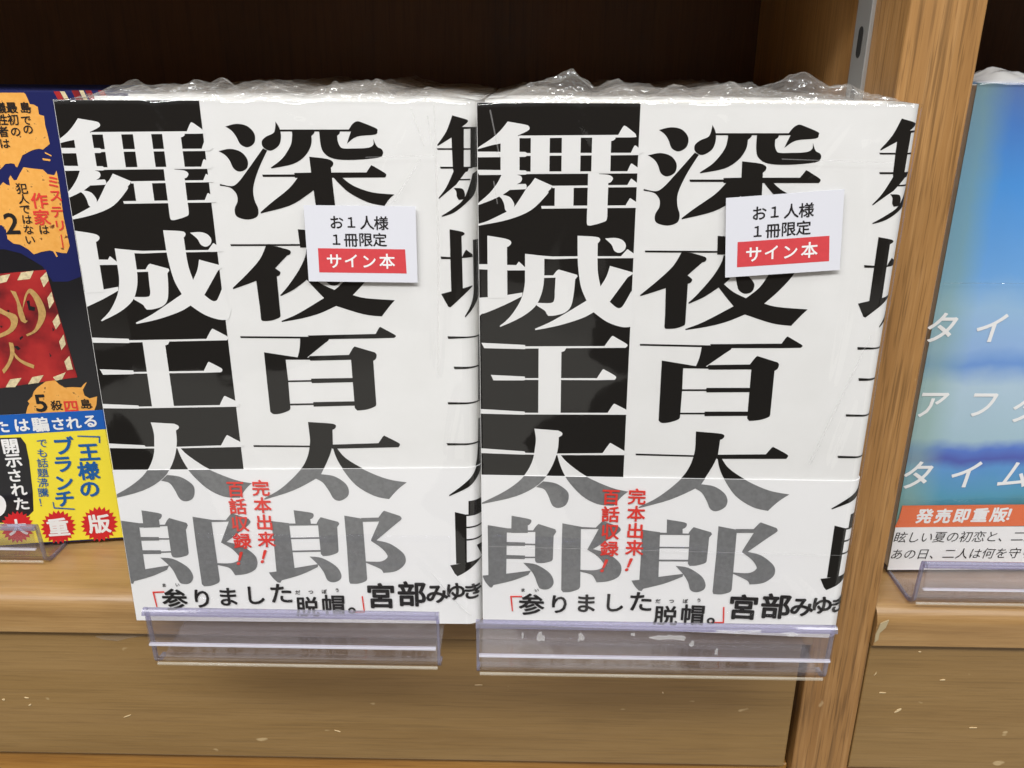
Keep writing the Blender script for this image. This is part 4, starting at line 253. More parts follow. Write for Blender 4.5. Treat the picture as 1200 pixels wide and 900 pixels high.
'spine_print': [[[125.79,184.07],[126.56,183.87],[127.67,183.58],[128.82,183.28],[129.67,183.03],[130.14,182.87],[130.38,182.76],[130.5,182.65],[130.57,182.53],[130.61,182.38],[130.58,182.24],[130.46,182.07],[130.28,181.86],[129.94,181.57],[129.49,181.22],[129.04,180.89],[128.74,180.67],[129.31,180.28],[129.15,168.45],[130.74,168.38],[130.67,168.15],[130.57,167.82],[130.44,167.48],[130.31,167.24],[130.15,167.11],[129.97,167.06],[129.8,167.05],[129.68,167.03],[126.68,163.12],[125.62,162.28],[121.11,158.61],[120.99,158.94],[121.45,159.5],[122.1,160.3],[122.83,161.25],[123.51,162.27],[124.18,163.51],[124.87,164.95],[125.48,166.29],[125.91,167.21],[125.72,168.02],[125.5,174.89],[125.47,177.48],[121.06,174.86],[120.95,175.26],[121.49,175.96],[122.28,176.96],[123.12,178.11],[123.85,179.26],[124.45,180.52],[125,181.92],[125.46,183.19]],[[128.49,180.67],[132.11,180.61],[132.11,180.17],[128.48,179.99]],[[120.76,174.26],[131.85,174.28],[131.84,173.8],[121.04,173.74]],[[121.63,168.61],[131.79,168.63],[131.78,168.14],[121.87,168]],[[127.76,164.89],[131.12,164.91],[131.12,164.46],[127.76,164.44]],[[131.29,180.56],[133.27,180.57],[133.17,168.4],[131.16,168.38]],[[131.77,166.43],[133.16,167.26],[133.3,164.39],[133.16,163.61],[132.95,162.49],[132.69,161.28],[132.34,160.26],[131.94,159.54],[131.48,158.96],[130.91,158.4],[130.2,157.75],[129.27,156.92],[128.17,155.99],[127.01,155.1],[125.91,154.37],[124.8,153.85],[123.66,153.47],[122.66,153.19],[121.96,152.99],[121.84,153.29],[122.5,153.7],[123.46,154.27],[124.52,154.94],[125.5,155.63],[126.41,156.28],[127.33,156.96],[128.19,157.71],[128.94,158.58],[129.56,159.64],[130.08,160.84],[130.52,162.05],[130.89,163.14],[131.21,164.13],[131.45,165.07],[131.64,165.87]],[[125.82,162.08],[126.36,162.08],[127.14,162.09],[127.95,162.05],[128.56,161.89],[128.93,161.58],[129.16,161.16],[129.3,160.69],[129.38,160.24],[129.39,159.79],[129.32,159.31],[129.22,158.88],[129.15,158.58],[127.45,158.36],[127.33,158.53],[127.16,158.77],[126.97,159.07],[126.84,159.39],[126.77,159.78],[126.76,160.22],[126.73,160.67],[126.65,161.05],[126.47,161.38],[126.23,161.67],[125.99,161.91]],[[124.32,149.03],[125.07,148.9],[126.18,148.72],[127.31,148.52],[128.16,148.33],[128.64,148.17],[128.91,148],[129.05,147.85],[129.14,147.7],[129.15,147.56],[129.06,147.42],[128.93,147.3],[128.79,147.18],[128.63,147.08],[128.44,146.98],[128.26,146.89],[128.14,146.84],[128.34,129.66],[131.41,130.53],[131.32,130.04],[130.06,128.83],[128.21,127.04],[126.32,125.23],[124.95,123.94],[124.3,123.36],[124.06,123.21],[124.02,123.25],[123.97,123.25],[123.4,123.47],[121.15,127.73],[124.51,128.65]],[[121.21,140.18],[124.8,139.99],[124.79,139.38],[121.45,139.36]],[[128.17,139.93],[128.36,140.31],[128.63,140.87],[128.92,141.45],[129.15,141.89],[129.31,142.14],[129.43,142.29],[129.52,142.39],[129.59,142.45],[131.51,140.82],[131.59,139.95],[128.17,139.71]],[[131.69,145.49],[133.58,145.5],[133.26,127.15],[133.23,126.86],[133.19,126.45],[133.1,125.94],[132.9,125.35],[132.56,124.64],[132.11,123.8],[131.61,122.95],[131.11,122.17],[130.55,121.47],[129.94,120.78],[129.39,120.2],[129,119.79],[128.87,120.25],[129.22,120.82],[129.71,121.64],[130.24,122.58],[130.68,123.53],[131.01,124.43],[131.29,125.35],[131.52,126.37],[131.69,127.59],[131.77,129.23],[131.78,131.19],[131.76,133],[131.75,134.26]],[[122.98,113.24],[129.23,113.15],[133.69,113.05],[133.69,112.59],[129.22,112.65],[123.19,112.32]],[[124.81,102.57],[133.61,102.41],[133.61,101.94],[125.11,101.62]],[[122.52,89.65],[133.52,89.56],[133.52,89.07],[122.74,88.82]],[[133.07,112.96],[133.78,112.96],[133.62,89.66],[132.88,89.65]],[[121.86,74.33],[133.18,74.29],[133.18,73.78],[122.21,73.47]],[[132.92,82.69],[133.84,82.7],[133.73,66.04],[133.58,65.29],[133.37,64.23],[133.06,63.03],[132.62,61.89],[132.07,60.84],[131.42,59.77],[130.59,58.71],[129.5,57.69],[127.87,56.63],[125.83,55.55],[123.89,54.6],[122.55,53.94],[122.41,54.36],[123.3,55.05],[124.57,56.05],[125.94,57.15],[127.13,58.19],[128.11,59.11],[129.01,60.01],[129.81,60.92],[130.49,61.87],[131.03,62.8],[131.43,63.72],[131.76,64.76],[132.04,66.02],[132.28,67.54],[132.46,69.26],[132.59,71.14],[132.71,73.17],[132.8,75.61],[132.85,78.39],[132.89,80.94]],[[124.35,47.55],[128.51,46.52],[128.42,26.65],[124.49,26.21]],[[129.24,51.97],[133.49,52.01],[133.46,46.58],[129.18,46.53]],[[128.32,46.63],[133.79,46.58],[133.79,45.99],[128.31,45.98]],[[128.26,41.67],[133.76,41.68],[133.76,41.08],[128.25,41.02]],[[128.2,36.6],[133.73,36.61],[133.72,36.01],[128.19,35.95]],[[122.27,25.63],[124.48,26.04],[128.42,26.93],[133.67,27.83],[132.62,26.9],[131.1,25.54],[129.48,24.13],[128.13,23],[127.08,22.25],[126.16,21.69],[125.42,21.28],[124.9,20.99],[123.93,22.1]],[[131.76,33.51],[133.85,33.54],[133.8,25.87],[133.69,26.45],[133.53,27.28],[133.33,28.23],[133.09,29.21],[132.77,30.32],[132.38,31.58],[132.01,32.72]]],
'red_text': [['完',55.04,56.53,6.55],['本',55.1,49.73,6.61],['出',55.16,42.82,6.66],['来',55.22,35.79,6.71],['！',55.29,28.66,6.77],['百',45.95,56.02,6.59],['話',46.06,49.13,6.64],['収',46.17,42.14,6.69],['録',46.28,35.03,6.75],['！',46.4,27.8,6.8]],
'quote_text': [['参',18.36,9.81,9.94],['り',28.71,10.42,8.86],['ま',38.58,11.35,8.81],['し',48.75,12.14,8.77],['た',58.75,13.07,9.39],['脱',68.19,7.35,9.07],['帽',78.07,8.21,9.36],['。',87.52,8.31,8.65],['ま',15.12,16.03,1.71],['い',20.2,16.26,1.7],['だ',64.98,13.56,2.01],['つ',69.96,13.79,2],['ぼ',74.93,14.03,2],['う',79.85,14.64,1.83]],
'name_text': [['宮',96.14,12.46,11.21],['部',107.75,13.4,11.14],['み',117.07,13.67,8.81],['ゆ',124.11,14.75,8.13],['き',130.2,14.68,7.13]],
'quote_marks': [[[10.36,13.18],[14.82,13.4],[14.82,12.8],[11,12.61],[11.49,6.44],[11.01,6.41]],[[88.83,12.11],[89.36,12.13],[89.8,5.03],[85,4.79],[84.95,5.39],[89.31,5.61]]],
'stickR': [[76.57,160.59],[111.67,163.36],[113.56,138.83],[78.53,135.49]],
'stickL': [[75.46,156.6],[110.98,156.65],[111.04,131.77],[75.19,132.21]],
'stickWH': [35.2,24.89],
'stick_text': [['お',10.08,-5.34,4.7],['１',14.71,-5.27,4.42],['人',19.71,-5.38,4.7],['様',24.19,-5.46,4.7],['１',9.69,-10.88,4.42],['冊',14.36,-10.98,4.7],['限',19.01,-10.84,4.7],['定',23.57,-10.81,4.7],['サ',8.68,-17.99,5.25],['イ',14.17,-17.84,4.97],['ン',19.79,-17.97,4.97],['本',25.63,-17.85,5.25]],
'stick_red': [[3.67,-13.85],[31.5,-13.88],[31.79,-21.85],[3.61,-21.85]],
'orange_pose': [-0.1304,0.0447,-0.001,9.2],
'o_orange': [[[80.32,188.24],[90.09,188.28],[90.61,187.88],[90.99,186.69],[91.55,184.29],[92.9,184.1],[94.14,183.3],[94.09,180.68],[95.77,180.07],[95.58,176.61],[95.89,173.75],[96.06,170.04],[93.3,167.98],[91.95,168.31],[90.08,167.99],[88.57,167.38],[85.7,165.94],[83.98,163.03],[83.11,161.57],[82.55,161.78],[82.33,162.83],[81.17,163.05],[79.13,162.85],[77.18,160.98],[75.03,160.16]],[[73.88,154.06],[75.84,154.89],[77.09,156.14],[78.12,155.2],[79.27,154.85],[79.33,157.39],[80.16,158.65],[81.03,156.74],[82.07,156.94],[83.74,159.46],[85.32,161.55],[88.86,161.02],[92.04,160.66],[93.37,158.96],[95.75,158.51],[96.84,160.2],[96.95,155.95],[96.46,142.97],[96.87,131.42],[95.35,128.52],[93.48,128.7],[91.27,129.29],[91.77,127.24],[91.31,127.03],[90.44,129.39],[89.25,129.78],[86.24,129.3],[83.15,128.34],[81.42,130.39],[78.84,132.23],[76.45,132.73],[74.72,134.54],[74.75,138.06],[73.65,139.84],[71.29,140.32]],[[68.38,61.7],[69.58,64.7],[70.57,66.07],[70.02,67.21],[72.13,69.14],[73.18,71.35],[74.79,73.04],[78.28,75.38],[80.54,77.03],[81.95,76.22],[83.37,74.15],[85.33,72.55],[88.45,72.61],[91.74,72.25],[93.09,73.7],[94.5,74.75],[92.25,71.22],[92.52,68.66],[94.33,67.3],[97.41,68.02],[96.59,64.37],[95.28,61.76],[84.76,60.85]]],
'o_slash': [[[93.76,167.14],[95.97,165.88],[95.9,165.46],[93.85,166.52]],[[92.56,164.85],[95.32,164.42],[95.2,163.71],[92.64,164.14]]],
'o_black': [[[66.43,130.38],[72.65,130.58],[78.53,128.78],[85.46,123.53],[88.2,117.28],[93.92,117.13],[104.15,121.02],[116.83,119.31],[117.22,61.01],[99.04,61.15],[52.89,59.69]]],
'o_plaque': [[[64.56,120.65],[86.48,122.14],[86.93,117.32],[91.02,76.81],[80.55,75.78],[55.41,72.82]]],
'o_cream': [[[69.13,120.07],[73.18,120.82],[71.31,117.73],[68.58,117.12]],[[77.19,121.29],[82.02,121.91],[80.13,118.65],[75.32,118.2]],[[83.86,118.83],[86.66,121.34],[86.87,117.89],[84.53,115.07]],[[85.11,110.7],[87.15,113.26],[87.42,109.17],[85.17,106.3]],[[85.45,100.96],[88.03,104.14],[88.36,100.27],[86.14,97.65]],[[86.53,92.51],[88.76,95.45],[88.88,91.21],[86.85,88.85]],[[87.14,83.93],[89.45,86.3],[89.88,80.42],[87.61,80.08]],[[81.65,77.35],[86.93,79.3],[85.05,76.26],[82.48,75.75]],[[73.74,77.7],[78.25,78.44],[75.76,75.12],[71.57,74.69]],[[65.18,77.15],[69.62,77.58],[66.46,73.67],[62.75,73.72]]],
'o_gold': [[[71.98,114.27],[73.97,113.64],[74.11,112.79],[74.31,111.56],[74.52,110.21],[74.71,108.97],[74.88,107.87],[75.04,106.8],[75.18,105.79],[75.3,104.85],[75.4,103.96],[75.48,103.11],[75.54,102.39],[75.58,101.89],[76.32,101.57],[75.08,100.6],[73.67,101.66],[73.57,102.21],[73.41,103],[73.27,103.93],[73.19,104.92],[73.23,105.99],[73.35,107.17],[73.44,108.39],[73.4,109.59],[73.12,110.87],[72.7,112.23],[72.27,113.43]],[[74.88,105.45],[75.21,106.62],[75.69,108.31],[76.23,110.09],[76.76,111.53],[77.28,112.58],[77.83,113.44],[78.37,114.1],[78.88,114.54],[79.34,114.73],[79.77,114.69],[80.19,114.45],[80.64,114.02],[81.16,113.39],[81.71,112.55],[82.24,111.56],[82.68,110.48],[83.05,109.25],[83.38,107.86],[83.6,106.45],[83.64,105.17],[83.48,104.06],[83.16,103.04],[82.7,102.07],[82.13,101.07],[81.43,100],[80.58,98.9],[79.67,97.87],[78.74,97.02],[77.73,96.36],[76.62,95.84],[75.62,95.45],[74.92,95.18],[74.53,95.97],[75.13,96.21],[76.01,96.55],[76.95,97.02],[77.78,97.65],[78.46,98.5],[79.1,99.54],[79.65,100.66],[80.1,101.74],[80.43,102.75],[80.65,103.75],[80.78,104.78],[80.81,105.85],[80.74,107.04],[80.56,108.31],[80.31,109.53],[80.04,110.56],[79.74,111.46],[79.4,112.27],[79.02,112.81],[78.6,112.92],[78.11,112.42],[77.56,111.45],[77.01,110.28],[76.51,109.21],[76.03,108.18],[75.56,107.1],[75.16,106.13]],[[67.54,92.93],[69.08,92.57],[69.11,92.04],[69.15,91.29],[69.16,90.42],[69.07,89.55],[68.89,88.71],[68.64,87.82],[68.3,86.91],[67.88,85.95],[67.3,84.9],[66.6,83.77],[65.87,82.69],[65.22,81.78],[64.62,81.07],[64.05,80.49],[63.56,80.04],[63.21,79.71],[62.85,81.27],[63.33,81.77],[64.01,82.48],[64.75,83.33],[65.4,84.22],[65.95,85.18],[66.46,86.22],[66.91,87.31],[67.25,88.41],[67.43,89.62],[67.51,90.93],[67.52,92.11]],[[68.69,88.96],[69,88.33],[69.44,87.41],[70.02,86.41],[70.77,85.53],[71.87,84.75],[73.25,83.99],[74.56,83.34],[75.47,82.88],[74.93,81.37],[74.29,81.7],[73.36,82.18],[72.36,82.75],[71.47,83.36],[70.7,84.01],[69.95,84.74],[69.3,85.49],[68.84,86.22],[68.63,86.98],[68.6,87.77],[68.66,88.47]],[[65.84,108.08],[69.08,105.64],[69.66,105.44],[70.51,105.15],[71.38,104.79],[72.03,104.37],[72.4,103.88],[72.63,103.32],[72.72,102.69],[72.66,101.99],[72.43,101.16],[72.04,100.23],[71.54,99.3],[70.96,98.49],[70.32,97.82],[69.6,97.24],[68.78,96.71],[67.87,96.21],[66.72,95.7],[65.38,95.2],[64.14,94.77],[63.28,94.47],[63.58,96.07],[64.49,96.46],[65.82,97.01],[67.2,97.65],[68.25,98.28],[68.91,98.92],[69.36,99.58],[69.64,100.25],[69.8,100.9],[69.87,101.51],[69.82,102.1],[69.6,102.69],[69.17,103.28],[68.36,103.95],[67.25,104.67],[66.15,105.31],[65.4,105.76]]],
'o_dark_specks': [[[77.24,109.77],[78.35,110.03],[78.2,107.69],[79.95,107.05],[79.43,105.6],[77.37,105.96]],[[71.86,94.57],[73.09,95.42],[73.25,94.82],[71.96,93.66]],[[69.07,91.06],[70.46,91.31],[71.48,90.06],[70.39,89.38]],[[69.19,106.22],[70.26,106.3],[69.81,105.32]],[[84.94,98.59],[85.6,97.67],[84.91,96.79]],[[65.36,99.87],[66.41,99.83],[65.98,98.96]],[[82.04,87.82],[82.65,86.58],[82,85.99]]],
'o_text_black': [['島',89.76,183.09,4.14],['で',89.26,178.64,3.84],['の',89.38,175.41,3.86],['最',85.03,183.08,4.13],['初',84.85,178.85,4.15],['の',84.88,174.59,3.84],['犠',81.06,183.07,4.11],['牲',80.92,178.85,4.13],['者',80.51,174.6,4.15],['は',80.31,170.3,3.85],['犯',83.32,153.73,4.26],['人',83.22,149.78,3.94],['で',83.02,145.9,3.96],['は',83.06,141.98,3.98],['な',82.98,138.03,3.99],['い',82.82,134.15,4.01],['2',77.32,140.86,11.26],['は',88.55,137.93,4.01],['5',75,66.59,10.69],['殺',80.95,64.88,4.65],['島',92.4,64.97,4.69]],
'o_text_red': [['作',88.83,149.06,6.28],['家',88.52,142.65,6.33],['ミ',95.03,156.07,4.95],['ス',94.97,150.93,4.98],['テ',94.46,144.75,5.01],['リ',94.65,139.48,4.7],['｜',94.43,133.25,5.07],['四',86.53,64.1,6.12]],
'o_stripes': [[[100.53,188.82],[102.61,188.83],[103.85,185.53],[101.76,185.52]],[[106.83,189.14],[109.22,189.15],[110.45,185.55],[108.04,185.54]],[[111.61,189.17],[113.71,189.17],[114.96,185.56],[112.85,185.56]],[[116.12,189.19],[118.23,189.19],[119.5,185.58],[117.38,185.57]]],
'o_stripes_pale': [[[102.76,188.83],[104.39,188.83],[105.65,185.54],[104,185.53]],[[109.52,189.16],[111.02,189.16],[112.25,185.55],[110.6,185.55]]],
'o_obi': [[[53.28,61.7],[96.97,62.03],[103.63,62.16],[103.74,0.82],[96.49,0.81],[62.61,0.86],[41.56,0.5]]],
'o_blue': [[[53.28,61.7],[96.97,62.03],[103.63,62.16],[103.71,53.27],[96.82,53.17],[51.54,52.62]]],
'o_blob': [[[51.36,51.66],[64.63,51.3],[66.07,48.08],[66.02,40.15],[64.91,26.03],[63.6,16.6],[61.11,14.27],[56.17,13.79],[50.59,11.68],[43.8,12.18]]],
'o_disc': [[[53.14,19.84],[52.57,18.03],[51.62,16.47],[50.4,15.34],[49.06,14.8],[47.76,14.9],[46.67,15.64],[45.91,16.91],[45.58,18.57],[45.71,20.4],[46.29,22.2],[47.25,23.73],[48.47,24.82],[49.79,25.35],[51.08,25.24],[52.16,24.5],[52.92,23.24],[53.25,21.58]]],
'o_burst': [[[78.13,7.51],[79.33,6.2],[77.59,5.63],[78.37,3.94],[76.61,3.93],[76.91,2],[75.27,2.56],[75.07,0.54],[73.69,1.62],[73,-0.32],[72,1.2],[70.86,-0.5],[70.32,1.33],[68.85,0],[68.81,2],[67.12,1.16],[67.58,3.15],[65.82,2.86],[66.74,4.69],[65.04,4.96],[66.35,6.48],[64.85,7.3],[66.44,8.39],[65.26,9.68],[66.99,10.25],[66.23,11.91],[67.97,11.92],[67.69,13.81],[69.3,13.28],[69.51,15.25],[70.86,14.2],[71.55,16.09],[72.54,14.61],[73.65,16.28],[74.19,14.49],[75.64,15.8],[75.7,13.85],[77.37,14.68],[76.93,12.72],[78.69,13.02],[77.78,11.21],[79.49,10.93],[78.2,9.42],[79.72,8.6]],[[95.55,7.71],[96.85,6.33],[95,5.72],[95.87,3.94],[93.99,3.93],[94.35,1.9],[92.6,2.48],[92.42,0.35],[90.94,1.5],[90.23,-0.55],[89.15,1.06],[87.97,-0.74],[87.37,1.19],[85.83,-0.21],[85.75,1.9],[83.98,1.01],[84.43,3.11],[82.56,2.8],[83.51,4.73],[81.71,5.02],[83.07,6.62],[81.47,7.48],[83.13,8.63],[81.86,9.99],[83.69,10.59],[82.86,12.34],[84.7,12.36],[84.37,14.35],[86.09,13.78],[86.28,15.85],[87.73,14.75],[88.43,16.74],[89.5,15.19],[90.65,16.94],[91.25,15.06],[92.77,16.44],[92.86,14.38],[94.62,15.26],[94.18,13.2],[96.05,13.51],[95.12,11.6],[96.94,11.32],[95.59,9.72],[97.21,8.86]],[[61.18,8.78],[62.3,7.55],[60.65,7],[61.36,5.41],[59.7,5.4],[59.96,3.58],[58.43,4.1],[58.21,2.2],[56.93,3.22],[56.25,1.39],[55.33,2.82],[54.24,1.21],[53.76,2.94],[52.36,1.69],[52.35,3.57],[50.75,2.78],[51.21,4.66],[49.55,4.38],[50.44,6.11],[48.85,6.37],[50.1,7.8],[48.7,8.57],[50.21,9.6],[49.12,10.82],[50.76,11.36],[50.07,12.93],[51.71,12.95],[51.46,14.73],[52.97,14.22],[53.2,16.08],[54.45,15.09],[55.13,16.88],[56.03,15.49],[57.1,17.06],[57.59,15.38],[58.97,16.61],[58.99,14.77],[60.58,15.55],[60.13,13.7],[61.79,13.98],[60.91,12.27],[62.52,12.02],[61.28,10.58],[62.69,9.81]]],
'o_text_white': [['た',58.18,56.71,6.37],['は',65.97,56.88,6.41],['騙',73.31,56.79,6.81],['さ',80.26,56.69,6.13],['れ',86.38,56.87,6.16],['る',93.24,57.29,6.19],['開',59.85,47.65,7.16],['示',59.98,41.03,6.84],['さ',59.14,33.95,6.52],['れ',59.45,27.22,6.56],['た',59.44,20.43,6.61],['重',72.27,7.95,9.39],['版',89.35,8.38,9.52],['大',55.68,9.19,8.14]],
'o_text_blue': [['王',90.36,43.09,8.85],['様',88.86,34.29,8.91],['の',88.02,25.72,8.98],['ブ',80.81,46.44,8.75],['ラ',79.24,38.13,8.44],['ン',78.15,29.38,8.14],['チ',77.16,21.69,8.56]],
'o_text_small': [['で',72.51,48.23,4.51],['も',71.82,43.71,4.53],['話',71.12,39.15,4.55],['題',70.42,34.56,4.56],['沸',69.71,29.93,4.58],['騰',69,25.27,4.6],['！',68.28,20.56,4.62]],
'o_marks': [[[87.01,50.94],[96.02,50.12],[95.57,46.86],[94.96,47.11],[95.33,49.53],[86.93,50.42]],[[71.97,20.3],[72.43,20.27],[72.43,17.77],[80.43,16.57],[80.33,15.95],[71.91,17.18]]],
'blue_pose': [0.2991,0.0441,-0.001,2],
'b_text': [['タ',3.8,106.92,13.41],['イ',22.84,106.96,13.44],['ア',5.48,75.85,13.13],['フ',25.84,75.86,13.16],['タ',43.93,74.05,13.95],['タ',5.34,44.68,13.93],['イ',25.05,45.07,13.96],['ム',45.06,45.04,13.62]],
'b_text_white': [['発',11.25,26.14,6.91],['売',19,26.12,6.91],['即',26.74,26.3,6.92],['重',34.39,26.48,6.92],['版',42.22,26.65,6.93],['！',48.08,26.84,6.55]],
'b_text_black': [['眩',2.96,16.1,5.61],['し',8.46,16.14,5.62],['い',13.96,16.18,5.62],['夏',19.46,16.22,5.62],['の',24.97,16.27,5.63],['初',30.48,16.31,5.63],['恋',35.99,16.35,5.63],['と',41.5,16.39,5.64],['、',47.02,16.43,5.64],['二',52.54,16.48,5.64],['人',58.07,16.52,5.65],['あ',2.76,8.02,5.46],['の',8.3,8.06,5.46],['日',13.84,8.1,5.47],['、',19.39,8.14,5.47],['二',24.94,8.18,5.47],['人',30.49,8.22,5.48],['は',36.04,8.26,5.48],['何',41.6,8.3,5.49],['を',47.16,8.34,5.49],['守',52.73,8.38,5.49],['り',58.3,8.42,5.5]],
'b_orange': [[[1.18,30.94],[23.5,31.15],[57.26,31.38],[59.51,21.38],[-0.33,20.77],[0.76,24.98]]],
'b_film_line': [124.37]}

MM = 0.001
class Sheet:
    """front of a paperback: flat, then rolling back round the spine"""
    def __init__(s, W, H, R=0.0045, T=0.026): s.W, s.H, s.R, s.T = W, H, R, T; s.u0 = W-R
    def P(s, u, v, off=0.0):
        if u <= s.u0: return (u, -off, v)
        a = math.asin(min(1.0, (u-s.u0)/s.R))
        return (s.u0+(s.R+off)*math.sin(a), s.R-(s.R+off)*math.cos(a), v)
def band_v(u): return 62.8+u*(2.3/131)
def prints(name, polys, sheet, base, m, parent, dx=0.0, clip=None, step=5e-6, cyc=18, umin=0.15):
    """flat printed shapes; overlapping strokes are stepped a few microns apart"""
    vs, fs = [], []
    umax = sheet.W/MM-0.02
    for i, pl in enumerate(polys):
        bm = bmesh.new()
        pts = []
        for x, y in pl:
            q = (x+dx, y, 0)
            if not pts or (Vector(q)-Vector(pts[-1])).length > 0.02: pts.append(q)
        if (Vector(pts[0])-Vector(pts[-1])).length < 0.02: pts.pop()
        try: bm.faces.new([bm.verts.new(q) for q in pts])
        except ValueError: bm.free(); continue
        def cut(co, no, clear=True):
            g = bm.verts[:]+bm.edges[:]+bm.faces[:]
            if g: bmesh.ops.bisect_plane(bm, geom=g, dist=1e-6, plane_co=co, plane_no=no, clear_outer=clear)
        bmesh.ops.triangulate(bm, faces=bm.faces[:], ngon_method='EAR_CLIP')
        cut((umin, 0, 0), (-1, 0, 0)); cut((umax, 0, 0), (1, 0, 0))
        if clip == 'above': cut((0, 62.8, 0), (2.3/131, -1, 0))
        if clip == 'below': cut((0, 62.8, 0), (-2.3/131, 1, 0))
        if sheet.R > 0 and any(v.co.x > sheet.u0/MM for v in bm.verts):
            for k in range(0, 12): cut((sheet.u0/MM+sheet.R/MM*math.sin(k*math.pi/24), 0, 0), (1, 0, 0), False)
        off = base+(i % cyc)*step
        n0 = len(vs); bm.verts.index_update()
        for v in bm.verts: vs.append(sheet.P(v.co.x*MM, v.co.y*MM, off))
        for f in bm.faces:
            idx = [n0+v.index for v in f.verts]
            if f.normal.z < 0: idx.reverse()
            fs.append(idx)
        bm.free()
    return mesh(name, vs, fs, m, parent)
_gl = {}
def glyph(ch):
    k = ch
    if k not in _gl:
        c = bpy.data.curves.new('glyph', 'FONT'); c.body = ch; c.resolution_u = 3; c.fill_mode = 'FRONT'
        o = bpy.data.objects.new('glyph', c); COL.objects.link(o)
        dg = bpy.context.evaluated_depsgraph_get(); dg.update()
        me = bpy.data.meshes.new_from_object(o.evaluated_get(dg))
        vs = [(v.co.x, v.co.y) for v in me.vertices]; fs = [tuple(p.vertices) for p in me.polygons]
        bpy.data.meshes.remove(me); bpy.data.objects.remove(o); bpy.data.curves.remove(c)
        cx = 0.5 if ord(ch) > 255 else (min(a for a, b in vs)+max(a for a, b in vs))/2
        _gl[k] = ([(a-cx, b-0.38) for a, b in vs], fs)
    return _gl[k]
def text(name, items, sheet, off, m, parent, dx=0.0, bold=0.02, frame=None, skew=0.0):
    vs, fs = [], []
    for ch, u, v, em in items:
        g, f = glyph(ch)
        # heavier weights: the outline printed several times round a small circle
        nk = 0 if bold <= 0 else (5 if bold < 0.02 else 8)
        for k in range(nk+1):
            n0 = len(vs); ox = oy = 0.0
            if k: ox, oy = bold*math.cos(k*2*math.pi/nk), bold*math.sin(k*2*math.pi/nk)
            for a, b in g:
                x, y = u+(a+ox)*em+b*em*skew+dx, v+(b+oy)*em
                if frame: x, y = frame(x, y)
                vs.append(sheet.P(min(x*MM, sheet.W-1e-5), y*MM, off+k*6e-6))
            fs += [tuple(n0+i for i in q) for q in f]
    return mesh(name, vs, fs, m, parent)
def quad_plate(name, c, sheet, off, thick, m, parent):
    """thin card lying on the cover: four corners in mm"""
    vs = [sheet.P(x*MM, y*MM, off+thick) for x, y in c]+[sheet.P(x*MM, y*MM, off) for x, y in c]
    fs = [(0, 3, 2, 1), (4, 5, 6, 7)]+[(i, (i+1) % 4, 4+(i+1) % 4, 4+i) for i in range(4)]
    return mesh(name, vs, fs, m, parent)

# ------------------------------------------------------------ paperback books
def cover_outline(sh, off, na=10):
    pts = [(0.0, -off)]+[(sh.u0*k/4, -off) for k in range(1, 5)]
    R, T = sh.R, sh.T
    for k in range(1, na+1):
        a = k*math.pi/2/na; pts.append((sh.u0+(R+off)*math.sin(a), R-(R+off)*math.cos(a)))
    for k in range(na+1):
        a = k*math.pi/2/na; pts.append((sh.u0+(R+off)*math.cos(a), T-R+(R+off)*math.sin(a)))
    pts.append((0.0, T+off)); return pts
def wrap_sheet(name, sh, z0, z1, offo, offi, m, parent, keep=None):
    A = cover_outline(sh, offo); B = cover_outline(sh, offi)
    if keep: A, B = A[:keep], B[:keep]
    n = len(A); vs = []
    for P_ in (A, B):
        for zf in (0, 1):
            for (x, y) in P_:
                z = (z0, z1)[zf]
                if callable(z): z = z(x)
                vs.append((x, y, z))
    fs = []
    for i in range(n-1):
        fs += [(i, i+1, n+i+1, n+i), (2*n+i+1, 2*n+i, 3*n+i, 3*n+i+1), (n+i, n+i+1, 3*n+i+1, 3*n+i), (i+1, i, 2*n+i, 2*n+i+1)]
    fs += [(0, n, 3*n, 2*n), (n-1, 2*n+n-1, 3*n+n-1, n+n-1)]
    o = mesh(name, vs, fs, m, parent, True)
    o.data.set_sharp_from_angle(angle=math.radians(40))
    return o
def page_block(sh, m, parent):
    return box('page_block', (0.0008, 0.0003, 0.0006), (sh.u0+0.0006, sh.T-0.0003, sh.H-0.0008), m, parent, 0.0002, 1)
CREASES = [(0.112, 0.186, 0.100, 0.168, 0.0006), (0.116, 0.184, 0.1205, 0.150, 0.0006), (0.1185, 0.150, 0.1165, 0.100, 0.0007), (0.121, 0.180, 0.112, 0.178, 0.0005),
           (0.030, 0.187, 0.036, 0.176, 0.0004), (0.070, 0.1875, 0.082, 0.182, 0.0005), (0.108, 0.030, 0.126, 0.012, 0.0006), (0.124, 0.095, 0.119, 0.070, 0.0006)]
